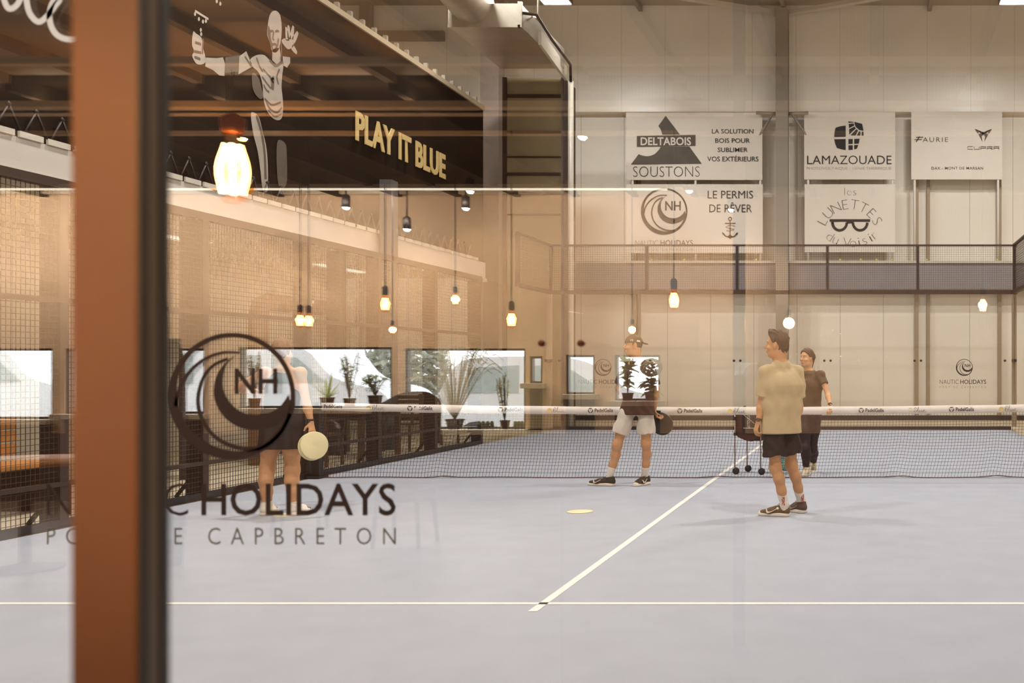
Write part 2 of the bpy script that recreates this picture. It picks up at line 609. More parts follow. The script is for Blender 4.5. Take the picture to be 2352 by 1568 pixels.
# ---------------------------------------------------------------- the cafe behind the camera (seen mirrored in the glass)
S11 = F / 11.0
def wx(px): return CX + (px - VX) / S11
def wz(py): return CZ + (VY - py) / S11
WIN = [(-330, 120, 800, 962), (150, 470, 800, 950), (548, 900, 797, 937), (930, 1207, 800, 985), (1217, 1246, 818, 880), (1300, 1366, 815, 905), (1412, 1516, 815, 920)]
wbk, wdk = MB(), MB()
xs = CXL
ZW = .70
for (p0, p1, t, bt) in WIN:
    x0, x1 = wx(p0), wx(p1)
    wdk.box((xs, CB - .15, -.12), (x0, CB, ZW))
    wbk.box((xs, CB - .15, ZW), (x0, CB, CH + .05))
    wdk.box((x0, CB - .15, -.12), (x1, CB, wz(bt)))
    wbk.box((x0, CB - .15, wz(t)), (x1, CB, CH + .05))
    xs = x1
wdk.box((xs, CB - .15, -.12), (CXR, CB, ZW))
wbk.box((xs, CB - .15, ZW), (CXR, CB, CH + .05))
struct('wall_back', wbk, M_TANW)
struct('wall_back_wainscot', wdk, mat('dark_wainscot', (56, 40, 28), .7, var=.15, scale=3))
struct('wall_cafe_left', MB().box((CXL - .1, CB - .15, -.1), (CXL, YF, CH + .2)), M_TANW)
struct('wall_cafe_right', MB().box((CXR, CB - .15, -.1), (CXR + .1, YF, CH + .2)), M_DARKW)
YM = rat(0, 0, 6.75).y
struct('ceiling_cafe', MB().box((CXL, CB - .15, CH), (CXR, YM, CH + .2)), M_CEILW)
M_CEILF = mat('lit_timber_ceiling', (196, 168, 134), 0.6, var=.10, scale=2)  # front ceiling coloured lighter for the light that falls on it
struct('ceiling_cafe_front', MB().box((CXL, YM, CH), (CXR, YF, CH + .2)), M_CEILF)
jo, jof = MB(), MB()
x = CXL + .3
while x < CXR:
    jo.box((x - .03, CB, CH - .10), (x + .03, YM, CH))
    jof.box((x - .03, YM + .02, CH - .06), (x + .03, YF - .1, CH))
    x += .62
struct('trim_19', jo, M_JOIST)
struct('trim_21', jof, mat('lit_timber_joist', (140, 114, 86), .6, var=.1))  # front joists lightened the same way
jo = MB()
for V, z0, z1, w in ((6.9, 3.08, 3.14, .07), (7.7, 3.10, 3.13, .04), (10.93, 3.2, 3.27, .05), (5.9, 3.1, 3.14, .05)):
    yy = rat(0, 0, V).y
    struct('trim_20', MB().box((CXL, yy - w / 2, z0), (CXR, yy + w / 2, z1)), mat('pale_conduit', (226, 204, 172), 0.5, var=0.03))
for i, (p0, p1, t, bt) in enumerate(WIN):
    x0, x1, z0, z1 = wx(p0), wx(p1), wz(bt), wz(t)
    fr = MB()
    e = .022
    yq = CB - .10
    fr.box((x0, yq, z0), (x0 + e, yq + .08, z1)).box((x1 - e, yq, z0), (x1, yq + .08, z1))
    fr.box((x0, yq, z0), (x1, yq + .08, z0 + e)).box((x0, yq, z1 - e), (x1, yq + .08, z1))
    w = struct('window_%d' % (i + 1), fr, M_DARKM)
    MB().box((x0 + e, yq + .03, z0 + e), (x1 - e, yq + .04, z1 - e)).build('pane', M_FGLASS, w)
    MB().box((x0 - .05, CB, z0 - .05), (x1 + .05, CB + .16, z0)).build('sill', mat('pale_stone_sill', (190, 176, 150), 0.5, var=0.05), w)
struct('ground_outside', MB().box((-40, -70, -.25), (40, CB - .15, -.12)), mat('pale_asphalt', (150, 148, 142), 0.9, var=0.06, scale=1))

# wooden door post with dark metal edge close to the camera (frame of the cafe's sliding door)
pr = at(240, 841, .9)
post = empty('door_post', (pr.x, pr.y, 0), 'varnished orange-brown wooden door post standing close to the camera at the left', 'post')
def pxx(px, D=.9): return at(px, 0, D).x
MB().box((pxx(163), pr.y, 0), (pxx(316), pr.y + .037, CH), bev=.003).build('timber', M_POST, post)
xr_ = pxx(316)
MB().box((xr_, pr.y + .001, 0), (xr_ + .0015, pr.y + .012, CH)).build('seal', M_DARKM, post, label='black rubber seal')
MB().box((xr_, pr.y + .012, 0), (xr_ + .002, pr.y + .024, CH)).build('metal_strip', M_GREYM, post, label='grey metal strip')
MB().box((xr_, pr.y + .024, 0), (xr_ + .003, pr.y + .037, CH)).build('metal_edge', M_DARKM, post, label='black metal edge')

# ---------------------------------------------------------------- emblems
def nh_logo(pl, c, R):
    """round wave emblem with the letters NH"""
    k = R / 233.0
    def q(pts): return [(c[0] + (x - 983) * k, c[1] - (y - 1068) * k) for x, y in pts]
    n = 72
    pts, ws = [], []
    for i in range(n):
        a = 2 * math.pi * i / n
        d = math.cos(a - math.radians(-118))
        w = 17 + 22 * max(0, d) ** 3 + 12 * max(0, math.cos(a - math.radians(-175))) ** 6
        r = 233 - w / 2
        pts.append((c[0] + r * k * math.cos(a), c[1] + r * k * math.sin(a)))
        ws.append(w * k)
    pl.ribbon(pts, ws, closed=True)
    outer = catmull([(1012, 908), (965, 940), (930, 985), (916, 1045), (924, 1095), (955, 1145), (1005, 1180), (1062, 1193), (1125, 1182), (1170, 1155), (1200, 1115)], 6)
    inner = catmull([(1192, 1062), (1160, 1105), (1115, 1132), (1066, 1137), (1015, 1125), (975, 1090), (952, 1045), (950, 1000), (962, 955), (985, 928)], 6)
    po = [np.array(p) for p in outer]; pi_ = [np.array(p) for p in inner][::-1]
    m = 50
    def resample(P, m):
        P = np.array(P); d = np.r_[0, np.cumsum(np.hypot(*np.diff(P, axis=0).T))]
        t = np.linspace(0, d[-1], m)
        return np.c_[np.interp(t, d, P[:, 0]), np.interp(t, d, P[:, 1])]
    A, B = resample(q(po), m), resample(q(pi_), m)
    pl.mb.add([pl.P(p) for p in A] + [pl.P(p) for p in B], [(i, i + 1, m + i + 1, m + i) for i in range(m - 1)])
    l1 = catmull([(1012, 908), (950, 908), (890, 928), (835, 970), (795, 1030), (776, 1105)], 6)
    pl.ribbon(q(l1), list(np.linspace(8, 16, len(l1)) * k))
    l2 = catmull([(968, 930), (915, 955), (876, 1005), (858, 1080), (872, 1150), (915, 1212), (980, 1250), (1050, 1262), (1105, 1250), (1160, 1200), (1196, 1132)], 6)
    pl.ribbon(q(l2), list((11 + 8 * np.linspace(0, 1, len(l2))) * k))
    pl.text('NH', *q([(993, 1060)])[0], *q([(1150, 966)])[0], bold=.02)

def nautic_decal(pane, plane_o, n_dir, x0, zc, zt, zs, k, ink, grey):
    """emblem with two lines of lettering; centre x0, k = width of the long line"""
    pl = Plane2D(plane_o, (1, 0, 0), (0, 0, 1), n_dir)
    nh_logo(pl, (x0 + .03 * k, zc), .187)
    pl.build('emblem', ink, pane)
    a, b = x0 - k / 2, x0 + k / 2
    pl.text('NAUTIC', a, zt - .048, a + .405 * k, zt + .048, bold=-.012)
    pl.text('HOLIDAYS', a + .4425 * k, zt - .048, b, zt + .048, bold=.012)
    pl.build('lettering', ink, pane)
    pl.text('PORT DE CAPBRETON', a, zs - .025, b, zs + .025, bold=-.004, spacing=1.9)
    pl.build('small_lettering', grey, pane)

# ---------------------------------------------------------------- court glass
PANES = {}
def glass_pane(name, x0, x1, y, material, label, group=None):
    root = empty(name, ((x0 + x1) / 2, y, 0), label, 'glass panel', group)
    g_ = .003 if y > 0 else .0006
    pn = MB().box((x0 + g_, y - .006, .08), (x1 - g_, y + .006, 2.995)).build('pane', material, root)
    root['p'] = 0
    del root['p']
    PANES[root.name] = pn
    return root
near = [(-3, -1, 'clear glass pane of the near court wall beyond the left edge of the photo'),
        (-1, 1, 'near glass pane with the large wave emblem and dark HOLIDAYS lettering'),
        (1, 3, 'plain near glass pane to the right of the vertical glass joint'),
        (3, 5, 'clear glass pane of the near court wall beyond the right edge of the photo')]
for x0, x1, lb in near:
    x0 += .02; x1 += .02
    r = glass_pane('glass_panel', x0, x1, GY, M_GLASS, lb)
    for xx in (x0 + .058, x1 - .058):
        MB().lathe((xx, GY, 1.472), [(.010, -.012), (.010, .012)], 14, 'Y').build('clamp_bolt', mat('rust_brown_bolt', (128, 82, 48), .5), r, label='brown bolt')
    if abs(x0 + .98) < .01:
        nautic_decal(PANES[r.name], (0, GY - .0065, 0), .0015, .017, 1.316, 1.011, .903, 1.03, M_DECAL, M_DECALG)
        # white handwritten script at the top left of the pane (end of the word «Blue»)
        pl = Plane2D((0, GY - .0065, 0), (1, 0, 0), (0, 0, 1), .0015)
        def g(px, py): p = at(px, py, GY - CY); return (p.x, p.z)
        sc = [(-60, 40), (-30, -30), (-8, -60), (8, -40), (14, 0), (26, 22), (45, 12), (60, -20), (64, -8), (72, 30), (92, 52), (112, 40), (132, 14), (141, 2), (134, -2), (124, 12), (118, 40), (126, 70), (145, 88), (175, 92), (205, 78)]
        pl.ribbon([tuple(p) for p in catmull([g(*s) for s in sc], 8)], .017)
        pl.build('script_lettering', M_TRANSW, PANES[r.name], label='white handwritten script')
far_lb = {-4: 'far glass pane at the left end with a wave emblem decal', -2: 'far glass pane directly behind the man in the cap',
          0: 'middle far glass pane behind the ball basket', 2: 'far glass pane behind the woman at the net',
          4: 'far glass pane at the right end with a dark wave emblem decal'}
for xc in (-4, -2, 0, 2, 4):
    r = glass_pane('glass_panel', xc - 1, xc + 1, 10.05, M_FGLASS, far_lb[xc])
    for xx in (xc - .93, xc + .93):
        MB().lathe((xx, 10.05, 1.53), [(.028, -.02), (.028, .02)], 10, 'Y').build('clamp_bolt', M_FRAME, r)
    if xc in (-4, 0, 4):
        nautic_decal(PANES[r.name], (0, 10.043, 0), .001, xc + (-.0 if xc else -.05), 1.378, 1.062, .945, 1.03, M_DECAL, M_GREYINK)
for i, (y0, y1) in enumerate(((6.0, 8.0), (8.0, 10.0))):
    for s in (-1, 1):
        if s > 0 and i == 0: continue
        root = empty('glass_panel', (s * 5.12, (y0 + y1) / 2, 0), ['side glass pane on the left next to the wire fence', 'side glass pane in the far left corner', 'side glass pane in the far right corner'][i if s < 0 else 2], 'glass panel')
        MB().box((s * 5.12 - .006, y0 + .02, .08), (s * 5.12 + .006, y1 - .1, 2.99)).build('pane', M_FGLASS, root)
        if i == 1:
            MB().box((s * 5.12 - .05, 9.9, .08), (s * 5.12 + .05, 9.98, 2.99)).build('corner_post', mat('taupe_post', (158, 138, 112)), root)
            MB().box((s * 5.10 - .03, 9.6, 1.5), (s * 5.10 + .03, 10.0, 1.56)).build('clamp', M_FRAME, root)

# far steel frame: base rail, glass-top rail, mesh screen up to 4 m
fs = empty('mesh_screen', (0, 10.05, 3.0), 'dark steel mesh screen above the far glass wall', 'fence')
MB().box((-5.16, 10.0, 3.0), (5.2, 10.1, 3.085)).build('bottom_rail', M_BROWN, fs)
MB().box((-5.16, 10.02, 4.06), (5.2, 10.08, 4.1)).build('top_rail', M_BROWN, fs)
for xx in (-5.12, -3, -1, 1, 3, 5.14):
    MB().box((xx - .03, 10.01, 3.08), (xx + .03, 10.09, 4.07)).build('post', M_FRAME, fs)
w = MB()
x = -5.1
while x < 5.15:
    w.box((x - .002, 10.048, 3.08), (x + .002, 10.052, 4.06)); x += .05
z = 3.13
while z < 4.05:
    w.box((-5.1, 10.047, z - .002), (5.12, 10.053, z + .002)); z += .05
w.build('wire_mesh', M_WIRE, fs)
fb = MB().box((-5.06, 9.98, 0), (5.06, 10.12, .075))
set_tag(fb.build('base_rail', M_FRAME), 'dark low base rail under the far glass wall', 'rail')
# corner side screens
for s in (-1, 1):
    y0 = 7.8 if s < 0 else 6.0
    cs = empty('corner_screen', (s * 5.12, 9, 3.0), ['slanting mesh screen above the side glass in the far left corner', 'dark mesh screen with slanting top rail at the far right corner'][s > 0], 'fence')
    MB().box((s * 5.12 - .03, y0, 4.06), (s * 5.12 + .03, 9.98, 4.1)).build('top_rail', M_BROWN, cs)
    MB().box((s * 5.12 - .04, y0, 3.0), (s * 5.12 + .04, 9.98, 3.08)).build('bottom_rail', M_BROWN, cs)
    MB().box((s * 5.12 - .04, y0, 3.08), (s * 5.12 + .04, y0 + .06, 4.06)).build('post', M_FRAME, cs)
    w = MB()
    y = y0
    while y < 9.95:
        w.box((s * 5.12 - .002, y - .002, 3.08), (s * 5.12 + .002, y + .002, 4.06)); y += .05
    z = 3.13
    while z < 4.05:
        w.box((s * 5.12 - .003, y0, z - .002), (s * 5.12 + .003, 9.98, z + .002)); z += .05
    w.build('wire_mesh', M_WIRE, cs)

# left wire fence
XW = -5.12
wfn = empty('wire_fence', (XW, 0, 0), 'dark wire mesh fence along the left side of the court', 'fence')
PY = [-9.95 + 2.0 * k for k in range(9)]
PY = [-10, -8, -6, -4.0, -2.05, 0, 1.9, 3.85, 5.85]
for yy in PY:
    m_ = MB().box((XW - .16, yy - .05, 0), (XW + .02, yy + .05, 3.0))
    m_.box((XW - .28, yy - .02, 0), (XW - .05, yy + .02, .02))
    m_.bar((XW - .30, yy - .0, .02), (XW - .06, yy, .32), .03)
    m_.build('post', M_BROWN, wfn)
for a, b in zip(PY[:-1], PY[1:]):
    m_ = MB()
    y = a + .05
    while y < b - .04:
        m_.box((XW - .0022, y - .0022, .05), (XW + .0022, y + .0022, 2.97)); y += .05
    z = .09
    while z < 2.97:
        m_.box((XW - .003, a + .04, z - .0022), (XW + .003, b - .04, z + .0022)); z += .05
    m_.build('wire_panel', M_WIRE, wfn)
for nm, z0, z1 in (('base_rail', 0, .07), ('lower_rail', .36, .40), ('middle_rail', 1.955, 2.0), ('top_rail', 2.95, 3.03)):
    MB().box((XW - .03, PY[0], z0), (XW + .03, PY[-1], z1)).build(nm, M_FRAME if nm == 'base_rail' else M_BROWN, wfn)

# ---------------------------------------------------------------- net
net = empty('padel_net', (0, 0, 0), 'black tennis-type net with white printed tape across the court', 'net')
random.seed(3)
def net_top(x): return .80 + .055 * (abs(x) / 5.0) ** 2
tp = MB()
N = 120
vs = []
for side in (-1, 1):
    for i in range(N + 1):
        x = -5 + 10.0 * i / N
        wob = .006 * math.sin(x * 7.1) + .004 * math.sin(x * 17.3)
        zb, zt_ = net_top(x) - .005 + .003 * math.sin(x * 9), net_top(x) + .093 + .002 * math.sin(x * 5)
        vs += [(x, side * .006 + wob, zb), (x, side * .009 + wob * 1.8, (zb + zt_) / 2), (x, side * .006 + wob, zt_)]
fs_ = []
o1 = 3 * (N + 1)
for i in range(N):
    for k in range(2):
        a = 3 * i + k
        fs_.append((a, a + 3, a + 4, a + 1))
        fs_.append((o1 + a, o1 + a + 1, o1 + a + 4, o1 + a + 3))
    fs_.append((3 * i + 2, 3 * i + 5, o1 + 3 * i + 5, o1 + 3 * i + 2))
    fs_.append((3 * i, o1 + 3 * i, o1 + 3 * i + 3, 3 * i + 3))
tp.add(vs, fs_, True)
tape = tp.build('tape', M_TAPE, net)
def strip(P3, w, mb):
    """thin square cord"""
    n = len(P3)
    vs, fs = [], []
    for p in P3:
        x, y, z = p
        vs += [(x - w, y - w, z - w * .3), (x + w, y - w, z + w * .3), (x + w, y + w, z + w * .3), (x - w, y + w, z - w * .3)]
    for i in range(n - 1):
        for k in range(4):
            a, b = 4 * i + k, 4 * i + (k + 1) % 4
            fs.append((a, b, b + 4, a + 4))
    mb.add(vs, fs)
nm_ = MB()
cell = .04
ncol, nrow = int(10.0 / cell), 20
bumps = [(-3.4, .02), (.05, .012), (2.35, .018), (3.55, .02), (4.35, .05)]
def bot(x): return .012 + sum(h * math.exp(-((x - c) / .12) ** 2) for c, h in bumps) + .004 * math.sin(x * 4)
def npos(i, j):
    t = j / nrow
    x0 = -4.98 + i * cell
    x = x0 + .075 * (1 - (1 - t) ** 1.6 * 1.0) - .075 + .01 * math.sin(x0 * 2.2 + t * 3)
    x = x0 - .11 * (1 - t) ** 2 + .008 * math.sin(x0 * 2.2 + t * 3)
    zb, zt_ = bot(x0), net_top(x0)
    z = zb + (zt_ - zb) * (t ** .88)
    y = .03 * math.sin(math.pi * t) * math.sin(x0 * 1.3) + .05 * math.sin(math.pi * t)
    return (max(-4.99, min(4.99, x)), -y * .6, z)
for i in range(ncol + 1):
    strip([npos(i, j) for j in range(nrow + 1)], .0016, nm_)
for j in range(nrow):
    P = [npos(i, j) for i in range(ncol + 1)]
    vs, fs2 = [], []
    w = .0016
    for (x, y, z) in P:
        vs += [(x, y - w, z - w), (x, y - w, z + w), (x, y + w, z + w), (x, y + w, z - w)]
    for i in range(ncol):
        for k in range(4):
            a, b = 4 * i + k, 4 * i + (k + 1) % 4
            fs2.append((a, b, b + 4, a + 4))
    nm_.add(vs, fs2)
nm_.build('netting', M_NET, net)
MB().tube([(x, 0, bot(x)) for x in np.linspace(-5, 5, 160)], .006, 6).build('bottom_cord', mat('brown_cord', (92, 60, 52)), net)
for s in (-1, 1):
    m_ = MB().box((s * 5.0 - .05, -.06, 0), (s * 5.0 + .05, .06, .96), bev=.008)
    m_.box((s * 5.0 - .08, -.12, 0), (s * 5.0 + .08, .12, .03))
    m_.build('post', M_FRAME, net)
ln = MB()
for z in (.83, .85, .87):
    ln.tube([(-4.99, -.01, z + .03), (-5.0, -.03, z + .025)], .012, 6)
ln.build('lacing', M_FRAME, net)
# print on the tape: shield emblem with PadelGalis, yellow dot with Blue
pg = Plane2D((0, -.02, 0), (1, 0, 0), (0, 0, 1), .002)
def tape_x(px): return at(px, 0, -CY).x
for px in (731, 938, 1146, 1352, 1557, 1973, 2180):
    x0 = tape_x(px)
    zc = net_top(x0) + .045
    for k in range(3):
        a = math.radians(90 + 120 * k)
        c = (x0 + .028 + .014 * math.cos(a), zc + .014 * math.sin(a))
        for m in range(2):
            b = a + math.radians(35 if m else -35)
            pg.ribbon([(c[0] + .006 * math.cos(b), c[1] + .006 * math.sin(b)), (c[0] + .019 * math.cos(b), c[1] + .019 * math.sin(b))], .012)
    pg.ring((x0 + .028, zc), .031, .006, 6)
    pg.text('PadelGalis', x0 + .082, zc - .022, x0 + .31, zc + .026, bold=.018)
pg.build('lettering', mat('dark_print', (52, 36, 38), .7, var=0), tape)
yd = Plane2D((0, -.02, 0), (1, 0, 0), (0, 0, 1), .002)
bs = Plane2D((0, -.02, 0), (1, 0, 0), (0, 0, 1), .002)
for px in (843, 1258, 1672, 2085, 2294):
    x0 = tape_x(px)
    zc = net_top(x0) + .042
    yd.disc((x0 + .03, zc), .029, 20)
    q = lambda pts: [(x0 + .075 + u * .0016, zc + v * .0016) for u, v in pts]
    bs.ribbon([tuple(p) for p in catmull(q([(0, 14), (4, -14), (6, 14), (14, 24), (20, 14), (12, 4), (20, -4), (14, -16), (6, -14)]), 4)], .004)
    bs.ribbon([tuple(p) for p in catmull(q([(22, -10), (34, 10), (38, 24), (32, 20), (32, -6), (40, -16), (48, -4), (50, -14), (58, -14), (64, -2), (66, -15), (74, -10), (84, -2), (78, 2), (76, -10), (84, -16), (98, -14)]), 4)], .004)
yd.build('yellow_dot', mat('pale_yellow_print', (226, 196, 128), .7, var=0), tape)
bs.build('script_lettering', mat('grey_print', (110, 100, 98), .7, var=0), tape)
# ---------------------------------------------------------------- banners on the far wall
DB = 27.45
YBN = CY + DB
def banner(px0, py0, px1, py1, label):
    a, b = at(px0, py1, DB), at(px1, py0, DB)
    root = empty('banner', ((a.x + b.x) / 2, YBN, a.z), label, 'banner')
    mb = MB()
    n = 10
    vs = []
    for yo in (0, .012):
        for j in range(2):
            for i in range(n + 1):
                t = i / n
                vs.append((a.x + (b.x - a.x) * t, YBN + yo + .006 * math.sin(t * 9), a.z if j == 0 else b.z))
    m = n + 1
    fs = []
    for i in range(n):
        fs += [(i, i + 1, m + i + 1, m + i), (2 * m + i, 3 * m + i, 3 * m + i + 1, 2 * m + i + 1), (m + i, m + i + 1, 3 * m + i + 1, 3 * m + i), (i, 2 * m + i, 2 * m + i + 1, i + 1)]
    fs += [(0, m, 3 * m, 2 * m), (n, 2 * m + n, 3 * m + n, m + n)]
    mb.add(vs, fs)
    sheet = mb.build('sheet', M_BAN, root)
    pl = Plane2D((0, YBN - .007, 0), (1, 0, 0), (0, 0, 1), .004)
    return sheet, pl
def bq(px, py): p = at(px, py, DB); return (p.x, p.z)
def btext(pl, s, px0, pyb, px1, pyt, **k):
    a, b = bq(px0, pyb), bq(px1, pyt)
    pl.text(s, a[0], a[1], b[0], b[1], **k)
Z4 = lambda x, y: bq(1300 + x * 520 / 2265, 240 + y * 360 / 1568)
Z5 = lambda x, y: bq(1800 + x * 552 / 2352, 240 + y * 360 / 1534)

r, pl = banner(1438, 258, 1751, 413, 'white banner with a dark triangle emblem and DELTABOIS SOUSTONS lettering')
arc1 = catmull([Z4(925, 215), Z4(950, 255), Z4(965, 300)], 6)
pl.poly([Z4(998, 113), Z4(925, 215)] + [tuple(p) for p in arc1[1:]] + [Z4(1140, 300)])
pl.poly([Z4(710, 315), Z4(710, 424), Z4(1297, 415), Z4(1297, 303)])
arc2 = catmull([Z4(950, 424), Z4(920, 465), Z4(880, 500), Z4(820, 517), Z4(765, 510), Z4(728, 497)], 6)
pl.poly([Z4(650, 600), Z4(1360, 594), Z4(1235, 420)] + [tuple(p) for p in arc2])
pl.build('emblem', M_INK2, r)
pw = Plane2D((0, YBN - .012, 0), (1, 0, 0), (0, 0, 1), .004)
a, b = Z4(748, 409), Z4(1252, 328)
pw.text('DELTABOIS', a[0], a[1], b[0], b[1], bold=.02)
pw.build('white_lettering', M_BAN, r)
for s, x0, y0, x1, y1 in (('LA SOLUTION', 1460, 291, 1875, 246), ('BOIS POUR', 1494, 384, 1840, 338), ('SUBLIMER', 1518, 475, 1818, 431), ('VOS EXTÉRIEURS', 1414, 569, 1926, 508)):
    a, b = Z4(x0, y0), Z4(x1, y1)
    pl.text(s, a[0], a[1], b[0], b[1], bold=.006)
pl.build('lettering', M_INK, r)
a, b = Z4(672, 722), Z4(1338, 620)
pl.text('SOUSTONS', a[0], a[1], b[0], b[1], bold=-.022)
pl.build('thin_lettering', M_INK, r)

r, pl = banner(1438, 423, 1752, 581, 'white banner with a round wave emblem and LE PERMIS lettering')
c = Z4(983, 1068)
nh_logo(pl, c, 233 * 520 / 2265 * DB / F)
a, b = Z4(694, 1410), Z4(922, 1358); pl.text('NAUTIC', a[0], a[1], b[0], b[1], bold=-.02)
a, b = Z4(947, 1410), Z4(1270, 1356); pl.text('HOLIDAYS', a[0], a[1], b[0], b[1], bold=.0)
pl.build('emblem', M_INK, r)
a, b = Z4(694, 1464), Z4(1270, 1436); pl.text('PORT DE CAPBRETON', a[0], a[1], b[0], b[1], bold=-.01, spacing=1.8)
pl.build('small_lettering', M_GREYINK, r)
a, b = Z4(1418, 940), Z4(1872, 862); pl.text('LE PERMIS', a[0], a[1], b[0], b[1], bold=-.004)
a, b = Z4(1434, 1078), Z4(1860, 978); pl.text('DE RÊVER', a[0], a[1], b[0], b[1], bold=-.004)
pl.build('lettering', M_INK, r)
# anchor mark
k = 520 / 2265 * DB / F
pl.ring(Z4(1642, 1143), 16 * k, 7 * k, 24)
pl.ribbon([Z4(1642, 1162), Z4(1642, 1310)], 9 * k)
pl.ribbon([Z4(1590, 1188), Z4(1697, 1188)], 8 * k)
pl.ribbon([tuple(p) for p in catmull([Z4(1576, 1290), Z4(1600, 1318), Z4(1642, 1325), Z4(1685, 1318), Z4(1710, 1290)], 6)], 12 * k)
pl.poly([Z4(1564, 1275), Z4(1566, 1302), Z4(1590, 1296)])
pl.poly([Z4(1720, 1275), Z4(1718, 1302), Z4(1694, 1296)])
pl.poly([Z4(1612, 1322), Z4(1642, 1346), Z4(1672, 1322), Z4(1642, 1298)])
pl.ribbon([tuple(p) for p in catmull([Z4(1692, 1216), Z4(1640, 1208), Z4(1600, 1225), Z4(1640, 1240), Z4(1682, 1248), Z4(1650, 1262), Z4(1606, 1262)], 6)], 4 * k)
for zx in (1440, 1520, 1545, 1570, 1690, 1800):
    pl.ribbon([Z4(zx, 1402), Z4(zx + 14, 1402)], 8 * k)
pl.build('anchor_mark', mat('red_brown_ink', (110, 68, 40), .6, var=0), r)

r, pl = banner(1847, 257, 2056, 412, 'white banner with a black rounded panel emblem and LAMAZOUADE lettering')
pl.poly([Z5(607, 206), Z5(607, 316), Z5(495, 318), Z5(497, 280), Z5(508, 228), Z5(550, 214)])
pl.poly([Z5(495, 340), Z5(607, 338), Z5(607, 446), Z5(570, 440), Z5(522, 426), Z5(505, 385)])
for q in ([(634, 338), (676, 338), (676, 386), (634, 388)], [(690, 337), (744, 335), (735, 384), (690, 385)], [(634, 400), (676, 399), (676, 444), (634, 446)], [(690, 397), (731, 395), (717, 432), (690, 441)]):
    pl.poly([Z5(*p) for p in q])
pl.poly([Z5(692, 170), Z5(768, 190), Z5(781, 258), Z5(740, 250), Z5(708, 222), Z5(695, 195)])
rays = [[(634, 165), (684, 172), (686, 178), (634, 180)], [(636, 190), (686, 186), (690, 208), (640, 232)], [(641, 243), (694, 216), (706, 234), (641, 296)],
        [(652, 303), (712, 242), (728, 256), (704, 304)], [(715, 304), (738, 262), (752, 266), (750, 304)], [(764, 266), (780, 266), (783, 304), (763, 305)]]
for q in rays: pl.poly([Z5(*p) for p in q])
pl.build('emblem', M_INK, r)
a, b = Z5(230, 584), Z5(1056, 500); pl.text('LAMAZOUADE', a[0], a[1], b[0], b[1], bold=-.006)
pl.build('lettering', M_INK, r)
a, b = Z5(225, 645), Z5(1056, 604); pl.text('PHOTOVOLTAÏQUE | GÉNIE THERMIQUE', a[0], a[1], b[0], b[1], bold=-.014)
pl.build('small_lettering', mat('pale_grey_ink', (178, 168, 154), .6, var=0), r)

r, pl = banner(1848, 423, 2056, 579, 'white banner with black spectacles between two curved lines of thin lettering')
k5 = 552 / 2352 * DB / F
for cx in (548, 748):
    pl.ribbon([Z5(cx + 70 * math.cos(t), 1155 + 76 * math.sin(t) * 1.0) for t in np.linspace(0, math.pi, 20)], 26 * k5)
pl.poly([Z5(450, 1122), Z5(846, 1122), Z5(846, 1148), Z5(450, 1148)])
pl.poly([Z5(466, 1148), Z5(490, 1148), Z5(490, 1170), Z5(470, 1170)])
pl.poly([Z5(610, 1146), Z5(690, 1146), Z5(668, 1164), Z5(630, 1166)])
pl.build('spectacles_mark', M_INK, r)
a, b = Z5(596, 888), Z5(710, 818); pl.text('les', a[0], a[1], b[0], b[1], bold=-.03)
def arc_text(s, cx, cy, rad, a0, a1, size, flip=False):
    for i, ch in enumerate(s):
        if ch == ' ': continue
        t = math.radians(a0 + (a1 - a0) * i / (len(s) - 1))
        x, y = cx + rad * math.sin(t), (cy + rad * math.cos(t)) if flip else (cy - rad * math.cos(t))
        p = Z5(x, y)
        vs, _f = text_geo(ch)
        w = (vs[:, 0].max() - vs[:, 0].min()) / .69 * size * k5
        h = (vs[:, 1].max() - vs[:, 1].min()) / .69 * size * k5
        y0 = p[1] - size * k5 / 2 + min(0, vs[:, 1].min()) / .69 * size * k5
        pl.text(ch, p[0] - w / 2, y0, p[0] + w / 2, y0 + h, bold=-.03, rot=(t if flip else -t))
arc_text('LUNETTES', 648, 1275, 300, -63, 63, 92)
arc_text('du Voisin', 660, 985, 365, -34, 40, 88, flip=True)
pl.build('thin_lettering', M_INK2, r)

r, pl = banner(2093, 256, 2302, 412, 'white banner with FAURIE lettering beside a horned emblem')
a, b = Z5(1362, 366), Z5(1608, 322); pl.text('AURIE', a[0], a[1], b[0], b[1], bold=-.01, spacing=1.25)
pl.ribbon([Z5(1296, 366), Z5(1330, 314)], 10 * k5)
pl.ribbon([Z5(1296, 322), Z5(1366, 320)], 8 * k5)
pl.ribbon([Z5(1282, 345), Z5(1352, 342)], 8 * k5)
for s in (-1, 1):
    X = lambda x, y: Z5(1954 + s * (x - 1954), y)
    pl.poly([X(1870, 238), X(1950, 270), X(2002, 292), X(1962, 366), X(1972, 310), X(1945, 288), X(1905, 268), X(1912, 284), X(1898, 280)][:6])
    pl.poly([X(1870, 238), X(1940, 268), X(1925, 280), X(1905, 262), X(1908, 284), X(1893, 278)])
for i, ch in enumerate('CUPRA'):
    x0 = 1800 + i * 64
    seg = {'C': [[(x0 + 50, 412), (x0, 412), (x0, 438), (x0 + 50, 438)]], 'U': [[(x0, 412), (x0, 438), (x0 + 50, 438), (x0 + 50, 412)]],
           'P': [[(x0, 440), (x0, 412), (x0 + 50, 412), (x0 + 50, 427), (x0, 427)]], 'R': [[(x0, 440), (x0, 412), (x0 + 50, 412), (x0 + 50, 427), (x0, 427)], [(x0 + 34, 427), (x0 + 50, 440)]],
           'A': [[(x0, 440), (x0, 412), (x0 + 50, 412), (x0 + 50, 440)], [(x0, 427), (x0 + 50, 427)]]}[ch]
    for sg in seg: pl.ribbon([Z5(*p) for p in sg], 6 * k5)
